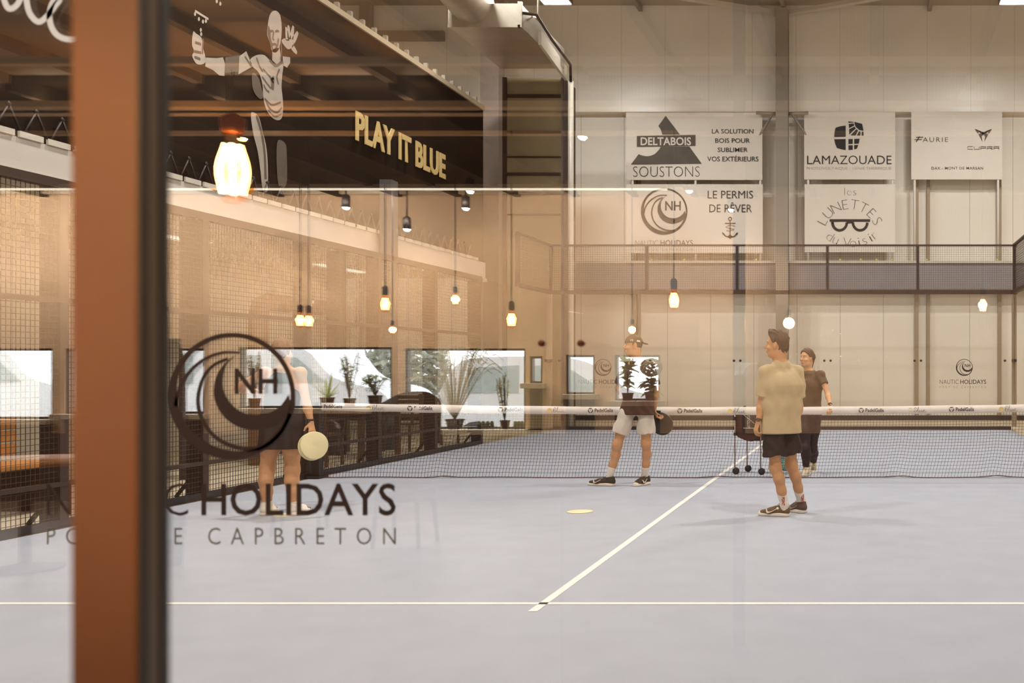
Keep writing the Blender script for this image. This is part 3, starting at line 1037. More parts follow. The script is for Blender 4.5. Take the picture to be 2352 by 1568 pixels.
a, b = Z5(1446, 636), Z5(1952, 610); pl.text('DAX - MONT DE MARSAN', a[0], a[1], b[0], b[1], bold=.004, spacing=1.1)
pl.build('lettering', M_INK2, r)
# white stands the banners hang on
for px0, px1, pm, lab in ((1452, 1746, 1597, 'white tube stand behind the two wide banners'), (1856, 2050, None, 'white tube stand behind the two banners right of the column'), (2101, 2293, None, 'white tube stand under the FAURIE banner')):
    x0, x1 = at(px0, 0, DB).x, at(px1, 0, DB).x
    st = empty('banner_stand', ((x0 + x1) / 2, YBN + .05, 4.16), lab, 'stand')
    for x in [x0, x1] + ([at(pm, 0, DB).x] if pm else []):
        MB().tube([(x, YBN + .05, 4.16), (x, YBN + .05, 7.9)], .032, 8).build('pole', M_WHITEV, st)
    MB().tube([(x0, YBN + .05, 7.85), (x1, YBN + .05, 7.85)], .03, 8).build('crossbar', M_WHITEV, st)

# balls lying on the ledge
bm0 = None
gball = 'padel balls lying on the far ledge'
for i, px in enumerate((1497, 1573, 1738, 1930, 1977, 2013, 2048, 2128, 2290)):
    p = at(px, 603, 27.5)
    if bm0 is None:
        mb = MB().lathe((0, 0, 0), [(.0335 * math.sin(t), -.0335 * math.cos(t)) for t in np.linspace(0, math.pi, 9)], 12)
        bm0 = mb.build('padel_ball', mat('yellow_felt', (214, 204, 120), .9, var=.05))
        o = bm0
    else:
        o = bm0.copy(); COL.objects.link(o)
    o.location = (p.x, YB - .46, 4.16 + .0335)
    set_tag(o, 'small pale yellow ball lying on the ledge behind the mesh screen', 'ball', gball)

# ---------------------------------------------------------------- facade lettering and mural
def fac(px, py):
    """photo pixel on the facade plane -> (y, z)"""
    D = F * 8.5 / (VX - px)
    return (CY + D, CZ + (VY - py) * D / F)
sg = Plane2D((XF, 0, 0), (0, 1, 0), (0, 0, 1), .02)
a, b = fac(813, 322), fac(1019.5, 356)
sg.text('PLAY IT BLUE', a[0], a[1], b[0], b[1], bold=.03, spacing=1.02)
n = len(sg.mb.v)
front = [Vector(v) for v in sg.mb.v]
o = sg.build('wall_lettering', M_GOLD, None)
md = o.modifiers.new('thick', 'SOLIDIFY'); md.thickness = .018; md.offset = 1
set_tag(o, 'pale gold PLAY IT BLUE lettering on the dark upper facade', 'lettering')
mu = empty('mural', (XF, fac(620, 430)[0], fac(620, 430)[1]), 'pale grey painted mural of a leaping player on the dark upper facade', 'mural')
MZ = lambda x, y: fac(400 + x * 320 / 1091, y * 460 / 1568)
mp = Plane2D((XF, 0, 0), (0, 1, 0), (0, 0, 1), .006)
def mpoly(pts): mp.poly([MZ(*p) for p in pts])
def mcurve(pts): mp.poly([tuple(p) for p in catmull([MZ(*q) for q in pts], 5, closed=True)])
# head, neck
mcurve([(745, 120), (768, 88), (800, 86), (826, 120), (838, 190), (838, 260), (830, 330), (812, 392), (785, 412), (760, 392), (744, 330), (733, 300), (724, 262), (732, 180)])
mpoly([(766, 385), (822, 372), (838, 470), (800, 506), (764, 470)])
# torso shirt, one piece down to the loose hem
mcurve([(590, 470), (640, 432), (700, 430), (742, 468), (800, 505), (845, 478), (852, 520), (842, 600), (838, 690), (846, 760), (850, 850), (838, 925), (800, 940), (752, 908), (712, 840), (694, 752), (688, 660), (660, 570), (612, 522)])
mpoly([(846, 440), (905, 448), (906, 490), (880, 530), (850, 510)])
# left arm: sleeve, forearm, hand
mpoly([(500, 445), (562, 400), (590, 470), (612, 520), (500, 582)])
mpoly([(245, 450), (330, 455), (378, 448), (396, 500), (390, 595), (350, 590), (300, 548), (240, 520)])
mcurve([(145, 250), (168, 262), (212, 300), (222, 370), (240, 440), (242, 485), (205, 505), (168, 495), (138, 440), (150, 400), (136, 345)])
# right hand with spread fingers
mcurve([(838, 320), (860, 300), (885, 310), (905, 290), (935, 330), (925, 370), (890, 385), (862, 360)])
for p0, p1, w in (((884, 318), (874, 212), .09), ((898, 305), (892, 198), .09), ((916, 300), (930, 204), .09), ((930, 320), (966, 252), .09), ((920, 365), (958, 416), .1)):
    mp.ribbon([MZ(*p0), MZ((p0[0] + p1[0]) / 2, (p0[1] + p1[1]) / 2), MZ(*p1)], [w, w * .9, w * .5])
# leg
mcurve([(598, 890), (630, 885), (662, 920), (690, 1030), (718, 1150), (730, 1300), (728, 1490), (690, 1480), (672, 1330), (650, 1180), (615, 1040)])
# crown marks above the raised hand
for x, y in ((160, 110), (190, 150), (222, 170), (245, 165), (205, 235), (208, 268), (330, 10), (358, 30)):
    mcurve([(x - 9, y), (x, y - 18), (x + 9, y), (x, y + 16)])
mp.ribbon([MZ(160, 85), MZ(265, 150)], .03)
mp.build('figure', M_MURAL, mu)
mp = Plane2D((XF, 0, 0), (0, 1, 0), (0, 0, 1), .010)
mcurve([(733, 200), (748, 240), (752, 300), (764, 345), (768, 392), (750, 360), (740, 318), (727, 262)])
def mline(p, w): mp.ribbon([tuple(q) for q in catmull([MZ(*t) for t in p], 5)], w)
mline([(748, 246), (760, 240), (772, 246)], .03); mline([(788, 248), (802, 240), (816, 246)], .03)
mline([(775, 250), (768, 300), (778, 312)], .025); mline([(762, 350), (778, 345), (796, 350)], .035)
mline([(812, 300), (806, 350), (790, 380)], .03); mline([(832, 330), (836, 400), (830, 470)], .03)
mline([(742, 470), (790, 512), (846, 482)], .035)
mline([(770, 610), (764, 700)], .07); mline([(752, 632), (776, 604)], .04)
for p in ([(690, 540), (745, 600), (772, 650)], [(684, 600), (720, 650), (752, 690)], [(695, 660), (715, 700), (740, 722)], [(820, 540), (800, 600), (812, 660)], [(715, 790), (745, 850), (800, 880), (838, 840)], [(702, 770), (760, 820), (830, 800)], [(730, 860), (780, 910), (836, 892)], [(640, 450), (665, 520), (690, 560)], [(548, 440), (575, 480), (600, 520)]):
    mline(p, .028)
mpoly([(395, 450), (505, 430), (500, 560), (392, 570)])
mcurve([(800, 1120), (862, 1120), (876, 1200), (874, 1440), (810, 1440)])
mline([(160, 330), (205, 345)], .03); mline([(150, 400), (205, 412)], .03); mline([(155, 445), (200, 462)], .03); mline([(222, 300), (215, 420)], .025)
mcurve([(606, 575), (650, 600), (676, 680), (690, 760), (660, 770), (612, 700)])
mline([(640, 900), (680, 1040), (704, 1200), (712, 1400)], .05)
mp.build('shading', M_MURALD, mu)

# ---------------------------------------------------------------- duct, pipe, gutter
du = empty('air_duct', (at(1110, 0, 21.5).x, CY + 21.5, 8.0), 'large silver ventilation duct hanging high at the upper centre', 'duct')
a, b = at(1029, 60, 20.3), at(1196, 8, 20.3)
mb = MB().box((a.x, CY + 20.3, a.z), (b.x, CY + 23.2, b.z))
mb.box((b.x - .05, CY + 20.27, a.z - .03), (b.x + .03, CY + 20.33, b.z + .03))
mb.box((a.x, CY + 20.27, a.z - .03), (b.x, CY + 20.33, a.z + .02))
mb.build('plenum_box', M_SILVER, du)
p0, p1 = at(985, -110, 16.8), at(1085, 10, 20.4)
mb = MB()
seg = []
for i in range(25):
    t = i / 24
    seg.append((p0.lerp(p1, t), .40 + (.012 if i % 4 == 0 else 0)))
mb.tube([s[0] for s in seg], [s[1] for s in seg], 20)
mb.build('round_pipe', M_SILVER, du)
MB().tube([at(1236, 40, 21), at(1236, -300, 21)], .02, 6).build('hanger_rod', M_STEEL_L, du)
MB().bar(at(1236, 40, 21), at(1190, 35, 21), .03).build('hanger_bracket', M_STEEL_L, du)
gu = empty('gutter_rail', (at(1280, 0, 22).x, CY + 22, 7.3), 'sloping pale metal rail below the silver duct', 'rail')
MB().bar(at(1240, 86, 21.2), at(1300, 170, 23.6), .06, .30).build('web', M_STEEL_L, gu)
MB().tube([at(1200, 30, 20.4), at(1232, 34, 20.6), at(1268, 92, 21.6), at(1310, 148, 23.6), at(1311, 188, 23.7)], .03, 8).build('handrail', M_FRAME, gu)
pp = MB().tube([(at(1311, 0, 23.75).x, CY + 23.75, -.03), (at(1311, 0, 23.75).x, CY + 23.75, at(0, 187, 23.75).z)], .065, 12)
set_tag(pp.build('downpipe', M_STEEL_L), 'tall pale vertical pipe at the far left corner of the court', 'pipe')

# ---------------------------------------------------------------- lamps
E_FLOOD = emit_mat('floodlight_led', (1, .95, .86), 9)
E_BULB = emit_mat('filament_glow', (1.0, .66, .30), 14)
E_CORE = emit_mat('bright_filament', (1.0, .76, .46), 26)
E_BIG = emit_mat('large_filament', (1.0, .72, .42), 45)
E_SPOT = emit_mat('spot_lens', (1, .93, .8), 60)
flab = ['near left', 'near right', 'middle left', 'middle right', 'far left', 'far right', 'rear left', 'rear right']
for i, (x, y, z, k) in enumerate(HALL_LIGHTS):
    r = empty('floodlight', (x, y, z), 'white LED floodlight under the hall roof, the %s one of the pairs' % flab[i], 'lamp', 'hall floodlights')
    mb = MB().box((x - .32, y - .22, z - .02), (x + .32, y + .22, z + .08))
    for q in range(9): mb.box((x - .30 + q * .07, y - .2, z + .08), (x - .29 + q * .07, y + .2, z + .13))
    mb.build('housing', M_FRAME, r)
    MB().box((x - .29, y - .19, z - .035), (x + .29, y + .19, z - .021)).build('lens', E_FLOOD, r)
    MB().tube([(x, y, z + .1), (x, y, HC)], .02, 6).build('hanger', M_STEEL, r)
    area_light('floodlight_beam', (x, y, z - .05), (.6, .4), HALL_W * k, HALL_COL, r)

M_AMBER = glass_mat('amber_bulb_glass', .02, (1.0, .62, .30))
def pendant(px, py, V, s, label, watts=6.0, big=False):
    s *= .66 if not big else .8
    p = rat(px, py, V)
    r = empty('pendant_bulb', (p.x, p.y, p.z), label, 'lamp')
    mb = MB().lathe(p, [(.0, -.075 * s), (.016 * s, -.072 * s), (.038 * s, -.045 * s), (.043 * s, -.015 * s), (.038 * s, .02 * s), (.022 * s, .055 * s), (.016 * s, .075 * s)], 16)
    mb.build('glass_bulb', M_AMBER, r)
    MB().lathe(p, [(.021 * s, .072 * s), (.024 * s, .085 * s), (.024 * s, (.135 if not big else .10) * s), (.008 * s, (.15 if not big else .11) * s)], 12).build('socket', M_DARKM if not big else mat('glow_orange_cap', (176, 96, 40), .4, .3), r)  # cap of the large bulb coloured orange for the glow above it
    f = MB()
    n = 5 if not big else 6
    for k in range(n):
        a = 2 * math.pi * k / n
        q = [(p.x + math.cos(a) * .018 * s, p.y + math.sin(a) * .018 * s, p.z - .052 * s), (p.x + math.cos(a) * .026 * s, p.y + math.sin(a) * .026 * s, p.z - .005 * s), (p.x + math.cos(a) * .012 * s, p.y + math.sin(a) * .012 * s, p.z + .045 * s)]
        f.tube([tuple(t) for t in catmull(q, 4)], .0085 * s, 6)
    f.build('filament', E_BIG if big else E_CORE, r)
    MB().tube([(p.x, p.y, p.z + .14 * s), (p.x, p.y, CH)], .004, 6).build('cord', M_DARKM, r)
    if watts: point_light('bulb_glow', p, .03, watts, WARM, r)
    return r
pendant(690, 735, 8.2, 1.25, 'left one of a close pair of glowing filament bulbs above the padded arch')
pendant(709.5, 736, 8.3, 1.25, 'right one of a close pair of glowing filament bulbs above the padded arch')
pendant(885, 697, 7.8, 1.35, 'glowing filament bulb in front of the grey column above the net')
pendant(902, 757, 10.4, .95, 'small glowing filament bulb low beside the grey column')
pendant(1046, 687, 8.6, 1.1, 'glowing filament bulb hanging mid-left between two columns')
pendant(1175, 733, 7.6, 1.35, 'glowing filament bulb above the window with the small tree')
pendant(1452, 757, 9.4, 1.0, 'glowing filament bulb just above the man in the backward cap')
pendant(1548, 688, 7.0, 1.45, 'glowing filament bulb hanging right below the dark screen rail')
pendant(2257, 700, 7.4, 1.25, 'glowing filament bulb above the far right wave emblem')
pendant(1812, 742, 5.85, .8, 'glowing filament bulb by the hair of the man in the beige shirt', watts=8)
pendant(535, 385, 6.65, 3.9, 'very large blurred amber bulb glowing in front of the mural', watts=26, big=True)

def cafe_spot(px, py, V, label, s=1.0):
    p = rat(px, py, V)
    r = empty('ceiling_spotlight', (p.x, p.y, p.z), label, 'lamp', 'cafe ceiling spotlights')
    MB().lathe(p, [(.036 * s, -.005), (.040 * s, 0), (.040 * s, .11), (.012, .13)], 14).build('can', M_DARKM, r)
    MB().lathe(p, [(.0, -.030 * s), (.020 * s, -.026 * s), (.034 * s, -.008 * s), (.036 * s, -.003)], 14).build('lens', E_SPOT, r)
    MB().tube([(p.x, p.y, p.z + .12), (p.x, p.y, CH)], .008, 6).build('stem', M_DARKM, r)
    point_light('spot_beam', (p.x, p.y, p.z - .03), .04, CAFE_W, (1, .78, .52), r, spot=2.4)
SP = [(549, 243, 7.2), (574, 248, 7.4), (556, 316, 8.2), (535, 441, 10.3), (1080, 438, 10.4), (1378, 245, 7.2), (1338, 313, 8.2), (1583, 437, 10.4), (1680, 480, 10.6), (795, 475, 10.7), (935, 525, 10.75), (1070, 477, 10.7)]
sl = ['upper left of the white pair', 'upper right of the white pair', 'above the amber bulb', 'just below the amber bulb', 'near the dark facade end', 'upper right of the pale pipe', 'beside the pale pipe', 'on the LE PERMIS banner emblem', 'on the LE PERMIS banner words', 'faint left one under the facade', 'faint low one left of centre', 'faint right one under the facade']
for (px, py, V), lb in zip(SP, sl):
    cafe_spot(px, py, V, 'white cafe ceiling spotlight dot ' + lb)

E_STRIP = emit_mat('added_strip_diffuser', (1.0, .86, .66), 4.0)
# lamps added under the soffit to brighten the recess
for i, (yy, lb) in enumerate(((-3.0, 'nearest'), (2.0, 'middle'), (7.0, 'farthest'))):
    r = empty('added_soffit_lamp', (XF - 1.7, yy, 3.33), 'added flat lamp brightening the recess under the mezzanine soffit, the %s of the three' % lb, 'lamp')
    MB().box((XF - 1.85, yy - .9, 3.29), (XF - 1.55, yy + .9, 3.335)).build('housing', M_WHITEV, r)
    MB().box((XF - 1.83, yy - .88, 3.28), (XF - 1.57, yy + .88, 3.289)).build('diffuser', emit_mat('added_soft_diffuser', (1.0, .9, .75), 1.0), r)
    area_light('added_soffit_beam', (XF - 1.7, yy, 3.27), (.24, 1.7), 20, (1.0, .92, .82), r)

# linear lamps added to brighten the back wall and the front ceiling
E_STRIP = emit_mat('added_strip_diffuser', (1.0, .86, .66), 4.0)
yw = rat(0, 0, 10.35).y
xa, xb = CXL + .3, wx(1560)
r = empty('added_wall_washer', ((xa + xb) / 2, yw, 3.16), 'added linear lamp brightening the back wall, mirrored as a pale line below the dark facade', 'lamp')
MB().box((xa, yw - .025, 3.16), (xb, yw + .025, 3.20)).build('housing', M_WHITEV, r)
MB().box((xa, yw - .02, 3.145), (xb, yw + .02, 3.159)).build('diffuser', E_STRIP, r)
for k in range(3):
    xc_ = xa + (xb - xa) * (k + .5) / 3
    MB().tube([(xc_, yw, 3.2), (xc_, yw, CH)], .006, 6).build('hanger', M_DARKM, r)
    area_light('added_washer_beam', (xc_, yw, 3.13), ((xb - xa) / 3, .06), 138, (1.0, .91, .80), r, rot=(-.45, 0, 0))
yw = rat(0, 0, 6.9).y
r = empty('added_cove_uplight', (0, yw, 3.08), 'added cove lamp brightening the front ceiling, mirrored as a tan line across the mural', 'lamp')  # ceiling beam turned into an added uplight
MB().box((CXL + .2, yw - .13, 3.08), (CXR - 2.5, yw + .13, 3.12)).build('housing', mat('pale_conduit', (226, 204, 172)), r)
for k in range(4):
    xc_ = CXL + 2 + k * 2.6
    MB().tube([(xc_, yw, 3.1), (xc_, yw, CH)], .006, 6).build('hanger', M_DARKM, r)
area_light('added_cove_beam', ((CXL - .5) / 2, yw, 3.125), (8.0, .22), 130, (1.0, .80, .56), r, rot=(math.radians(170), 0, 0))

# narrow spotlight added to give the door post its bright-to-dark gradient
p = Vector((.75, -13.9, 3.1))
r = empty('added_post_spot', p, 'added narrow spotlight brightening the orange-brown door post', 'lamp')
MB().lathe(p, [(.03, -.02), (.034, 0), (.034, .12), (.012, .14)], 14).build('can', M_DARKM, r)
MB().tube([p + Vector((0, 0, .12)), (p.x, p.y, CH)], .008, 6).build('stem', M_DARKM, r)
point_light('added_post_beam', p + Vector((0, 0, -.03)), .02, 560, (1, .74, .40), r, spot=.25, aim=(1.27, -12.25, 1.46)).data.spot_blend = 1.0

# ---------------------------------------------------------------- reflected cafe furnishings
def leaf_mat(name, srgb):
    m = mat(name, srgb, .6, var=.2, scale=20)
    nt = m.node_tree
    b = nt.nodes['Principled BSDF']
    t = nt.nodes.new('ShaderNodeBsdfTranslucent')
    t.inputs[0].default_value = tuple(min(.75, v * 1.9 + .05) for v in lin(srgb)) + (1,)
    mx = nt.nodes.new('ShaderNodeMixShader')
    mx.inputs[0].default_value = .5
    nt.links.new(b.outputs[0], mx.inputs[1]); nt.links.new(t.outputs[0], mx.inputs[2])
    nt.links.new(mx.outputs[0], nt.nodes['Material Output'].inputs['Surface'])
    return m
M_LEAF = leaf_mat('dark_green_leaf', (96, 116, 62))
M_LEAF2 = leaf_mat('olive_leaf', (142, 154, 92))
M_POT = mat('clay_pot', (120, 74, 50), .7, var=.1)
M_POTD = mat('dark_pot', (50, 42, 36), .7, var=.1)
M_STEM = mat('brown_stem', (84, 66, 44), .8, var=.1)
def leaf(mb, base, d, L, w, droop=.3, up=Vector((0, 0, 1))):
    d = Vector(d).normalized()
    s = d.cross(up)
    s = s.normalized() if s.length > .05 else Vector((1, 0, 0))
    vs, fs = [], []
    n = 4
    for i in range(n + 1):
        t = i / n
        p = Vector(base) + d * L * t + Vector((0, 0, -droop * L * t * t))
        ww = w * math.sin(math.pi * min(.97, .12 + .88 * t)) * .5 + .0005
        vs += [p - s * ww, p + up * ww * .25, p + s * ww]
    for i in range(n):
        for k in range(2):
            a = 3 * i + k
            fs.append((a, a + 1, a + 4, a + 3))
    mb.add(vs, fs, True)
def potted(name, px, py, V, pot_r, pot_h, label, cat, mpot=M_POT):
    p = rat(px, py, V)
    r = empty(name, p, label, cat)
    MB().lathe(p, [(pot_r * .75, 0), (pot_r, pot_h), (pot_r * 1.06, pot_h), (pot_r * 1.06, pot_h * .9), (pot_r * .9, pot_h * .92), (0, pot_h * .9)], 16).build('pot', mpot, r)
    return r, p + Vector((0, 0, pot_h * .9))
random.seed(11)
def rnd(a, b): return random.uniform(a, b)
V_ = 10.72
r, b = potted('agave_plant', 752, 937, V_, .07, .11, 'spiky agave in a pot on the sill left of the tall oleander', 'plant')
mb = MB()
for k in range(22):
    a = rnd(0, 6.28); e = rnd(.3, 1.4)
    leaf(mb, b, (math.cos(a) * math.cos(e), math.sin(a) * math.cos(e), math.sin(e)), rnd(.18, .30), .022, .05)
mb.build('leaves', M_LEAF2, r)
def shrub(name, px, py, V, pot, h, spread, nst, nl, lw, ll, label, m=M_LEAF, mpot=M_POT):
    r, b = potted(name, px, py, V, *pot, label, 'plant', mpot)
    st, lv = MB(), MB()
    for k in range(nst):
        a = rnd(0, 6.28)
        top = b + Vector((math.cos(a) * spread * rnd(.3, 1), math.sin(a) * spread * rnd(.3, 1) * .7, h * rnd(.65, 1)))
        mid = b.lerp(top, .5) + Vector((rnd(-.02, .02), 0, .03))
        P = catmull([b, mid, top], 5)
        st.tube([tuple(q) for q in P], .004, 5)
        for j in range(nl):
            q = P[int(rnd(.25, 1) * (len(P) - 1))]
            ang = rnd(0, 6.28); e = rnd(-.1, 1.0)
            leaf(lv, q, (math.cos(ang) * math.cos(e), math.sin(ang) * math.cos(e), math.sin(e)), ll * rnd(.6, 1.1), lw, .35)
    st.build('stems', M_STEM, r)
    lv.build('leaves', m, r)
shrub('oleander_plant', 803, 937, 10.7, (.06, .10), .50, .15, 9, 16, .013, .11, 'tall narrow-leaved oleander in a pot on the sill between agave and bushy plant')
shrub('bushy_plant', 862, 937, 10.7, (.07, .13), .24, .18, 12, 14, .016, .10, 'low bushy plant in a dark pot on the sill beside the grey column', M_LEAF, M_POTD)
shrub('window_tree', 1160, 985, 10.72, (.05, .09), .56, .13, 9, 20, .018, .05, 'small leafy tree in a pot in the window with the tilted view', M_LEAF2)
shrub('climbing_plant', 585, 937, 10.72, (.06, .10), .50, .10, 8, 22, .02, .05, 'leafy upright plant on the sill behind the woman with the discs', M_LEAF)
shrub('rubber_plant', 1442, 920, 10.72, (.06, .08), .40, .10, 7, 9, .07, .11, 'large round-leaved plant over the chest of the man in the cap', M_LEAF2)
r, b = potted('hydrangea_plant', 1496, 920, 10.72, .07, .09, 'pale green hydrangea ball on dark leaves over the arm of the man in the cap', 'plant')
mb = MB()
for k in range(26):
    a = rnd(0, 6.28); e = rnd(-.2, .9)
    leaf(mb, b + Vector((0, 0, rnd(0, .14))), (math.cos(a) * math.cos(e), math.sin(a) * math.cos(e), math.sin(e)), rnd(.10, .17), .07, .4)
mb.build('leaves', M_LEAF, r)
MB().tube([b, b + Vector((0, 0, .2))], .006, 6).build('stem', M_STEM, r)
mb = MB()
for k in range(160):
    a = rnd(0, 6.28); u = rnd(-1, 1); c = math.sqrt(1 - u * u)
    q = b + Vector((c * math.cos(a) * .10, c * math.sin(a) * .10, .26 + u * .085))
    mb.lathe(q, [(0, -.016), (.020, 0), (0, .016)], 6)
mb.build('flower_head', leaf_mat('pale_green_petals', (206, 210, 168)), r)
r, b = potted('pampas_grass', 1045, 985, 10.6, .09, .10, 'arching pale ornamental grass in the window beside the small tree', 'plant', M_POTD)
mb = MB()
for k in range(70):
    a = rnd(0, 6.28); L = rnd(.5, .95); o_ = rnd(.1, .45)
    top = b + Vector((math.cos(a) * o_, math.sin(a) * o_ * .5, L * .85))
    end = top + Vector((math.cos(a) * .12, math.sin(a) * .06, -.06))
    mb.tube([tuple(q) for q in catmull([b, b.lerp(top, .6) + Vector((0, 0, .08)), top, end], 4)], [.0035] * 13 if False else .003, 4)
mb.build('blades', mat('straw_blades', (206, 200, 168), .8, var=.1), r)
# row of small pots on the low sill
p_pot = None
for i, px in enumerate((1100, 1110, 1120, 1130, 1184, 1192, 1199)):
    p = rat(px, 985, 10.75)
    if p_pot is None:
        p_pot = empty('cactus_pot', p, None, None)
        MB().lathe(p, [(.018, 0), (.024, .035), (0, .034)], 12).build('pot', M_POTD, p_pot)
        MB().lathe(p + Vector((0, 0, .03)), [(.016, 0), (.022, .02), (.018, .045), (0, .055)], 10).build('cactus', M_LEAF, p_pot)
        o = p_pot
    else:
        o = p_pot.copy(); COL.objects.link(o)
        for ch in list(p_pot.children):
            c = ch.copy(); COL.objects.link(c); c.parent = o
        o.location = p
    set_tag(o, 'tiny dark cactus pot in the row on the low window sill', 'plant', 'cactus pots on the low sill')

# tall dark vase with dried branches
vb = rat(381, 846, 7.4)
va = empty('tall_vase', (vb.x, vb.y, 0), 'tall dark vase with dried berry branches beside the metal edge of the door post', 'vase')
vt = rat(380, 778, 7.4).z
MB().lathe((vb.x, vb.y, 0), [(.10, 0), (.13, .4), (.12, vt - .15), (.085, vt - .02), (.095, vt), (.08, vt), (.08, vt - .05), (0, vt - .05)], 20).build('vessel', mat('black_ceramic', (24, 24, 22), .4, var=.05), va)
br = MB()
for k in range(6):
    top = Vector((vb.x + rnd(-.10, .05), vb.y + rnd(-.05, .05), vt + rnd(.22, .36)))
    P = catmull([Vector((vb.x, vb.y, vt - .1)), Vector((vb.x + rnd(-.05, .02), vb.y, vt + .12)), top], 8)
    br.tube([tuple(q) for q in P], .004, 5)
    for q in P[6:]:
        br.lathe(Vector(q) + Vector((rnd(-.01, .01), 0, 0)), [(0, -.010), (.010, 0), (0, .010)], 6)
br.build('branches', mat('dried_branch', (44, 30, 22), .8), va)

# rattan chairs and table in the cafe
M_RAT = mat('dark_rattan', (76, 52, 34), .7, var=.2, scale=30, bump=.4, bscale=80)
M_WOODC = mat('dark_wood', (82, 54, 32), .5, var=.15, scale=6)
def lounge_chair(px, V, rot, label, wback=.62, zt=1.0):
    p = rat(px, 841, V); p.z = -.01
    r = empty('rattan_chair', p, label, 'chair')
    c, s = math.cos(rot), math.sin(rot)
    T = lambda x, y, z: (p.x + x * c - y * s, p.y + x * s + y * c, p.z + z)
    def sweep(z0, z1, rad, a0, a1, th, n=20):
        vs, fs = [], []
        for i in range(n + 1):
            a = a0 + (a1 - a0) * i / n
            for rr, z in ((rad, z0), (rad + th, z0), (rad + th + .02, z1 - .02 - .1 * abs(math.cos(a)) ** 3), (rad + .02, z1 - .1 * abs(math.cos(a)) ** 3)):
                vs.append(T(rr * math.cos(a), rr * math.sin(a), z))
        for i in range(n):
            for k in range(4):
                a_, b_ = 4 * i + k, 4 * i + (k + 1) % 4
                fs.append((a_, b_, b_ + 4, a_ + 4))
        fs += [(0, 1, 2, 3), tuple(4 * n + k for k in (3, 2, 1, 0))]
        return MB().add(vs, fs, False)
    sweep(.40, zt, wback / 2, math.radians(-5), math.radians(185), .035).build('backrest', M_RAT, r)
    MB().lathe(T(0, 0, .36), [(0, 0), (wback / 2, 0), (wback / 2 + .02, .04), (wback / 2, .09), (0, .10)], 20).build('seat', M_RAT, r)
    for a in (45, 135, 225, 315):
        x, y = .22 * math.cos(math.radians(a)), .22 * math.sin(math.radians(a))
        MB().tube([T(x * 1.15, y * 1.15, 0), T(x, y, .37)], [.014, .02], 8).build('leg', M_WOODC, r)
    return r
lounge_chair(932, 8.3, math.pi, 'dark rattan tub chair mirrored below the grey column', .42, zt=1.21)
lounge_chair(690, 8.9, math.pi * .9, 'dark rattan tub chair mirrored behind the woman with the discs', .5, zt=1.0)
def round_cafe_table(px, V, R_, z, label):
    p = rat(px, 841, V); p.z = -.01
    r = empty('cafe_table', p, label, 'table')
    MB().lathe((p.x, p.y, z - .04), [(0, 0), (R_, 0), (R_, .04), (0, .04)], 32).build('tabletop', mat('honey_wood', (190, 128, 66), .4, var=.15, scale=5), r)
    MB().lathe(p, [(.22, 0), (.22, .02), (.04, .05), (.035, z - .05), (.1, z - .03)], 16).build('pedestal', M_DARKM, r)
round_cafe_table(60, 7.3, .4, .76, 'round honey wood table mirrored at the left edge')
#round_cafe_table(1130, 8.6, .38, .74, 'round honey wood table mirrored below the window')

# vehicles, hedge and trees outside
M_CARW = mat('white_car_paint', (236, 238, 240), .25, var=.01)
M_CARG = mat('dark_car_glass', (176, 188, 186), .1, var=.02)
M_TYRE = mat('tyre_rubber', (40, 40, 40), .8)
def car(px_rear, px_front, V, prof, label, win, depth=1.75):
    """prof, win: outlines as (fraction along length, height)"""
    x0, x1 = at(px_rear, 0, V).x, at(px_front, 0, V).x
    y = rat(0, 0, V).y
    L = x1 - x0
    r = empty('car', ((x0 + x1) / 2, y - depth / 2, -.12), label, 'car')
    top = [tuple(p) for p in catmull(prof, 5)]
    poly = [(x0 + u * L, y, -.12 + z) for u, z in top] + [(x1, y, .2), (x0, y, .2)]
    mb = MB()
    mb.prism(poly, (0, -depth, 0))
    mb.build('body', M_CARW, r)
    for w in win:
        MB().prism([(x0 + u * L, y + .012, -.12 + z) for u, z in w], (0, -.02, 0)).build('side_window', M_CARG, r)
    for u in (.19, .81):
        MB().lathe((x0 + u * L, y - .06, .20), [(.12, .09), (.32, .08), (.33, -.1), (.3, -.14), (0, -.14)], 20, 'Y').build('wheel', M_TYRE, r)
    MB().box((x0 + .45 * L, y + .004, .82), (x0 + .51 * L, y + .03, .85)).build('door_handle', M_CARG, r)
    return r
van = [(0, .5), (.0, 1.0), (.03, 1.75), (.10, 1.86), (.55, 1.86), (.70, 1.78), (.80, 1.35), (.97, 1.12), (1.0, .8), (1.0, .4)]
vwin = [[(.08, 1.25), (.08, 1.68), (.30, 1.70), (.30, 1.25)], [(.34, 1.25), (.34, 1.70), (.54, 1.70), (.54, 1.25)], [(.58, 1.25), (.58, 1.70), (.67, 1.66), (.77, 1.28)]]
car(250, 895, 16.5, van, 'white van with rounded roof mirrored above the left end of the net', vwin)
hatch = [(0, .5), (.0, .95), (.04, 1.1), (.10, 1.5), (.20, 1.66), (.55, 1.66), (.70, 1.45), (.80, 1.15), (.97, 1.0), (1.0, .75), (1.0, .4)]
hwin = [[(.14, 1.1), (.18, 1.5), (.36, 1.54), (.36, 1.1)], [(.40, 1.1), (.40, 1.54), (.55, 1.52), (.70, 1.14)]]
car(985, 1560, 16.8, hatch, 'white hatchback mirrored in the window with the small tree', hwin)
car(-420, 190, 16.5, van, 'white van mirrored at the left edge of the photo', vwin)
random.seed(5)
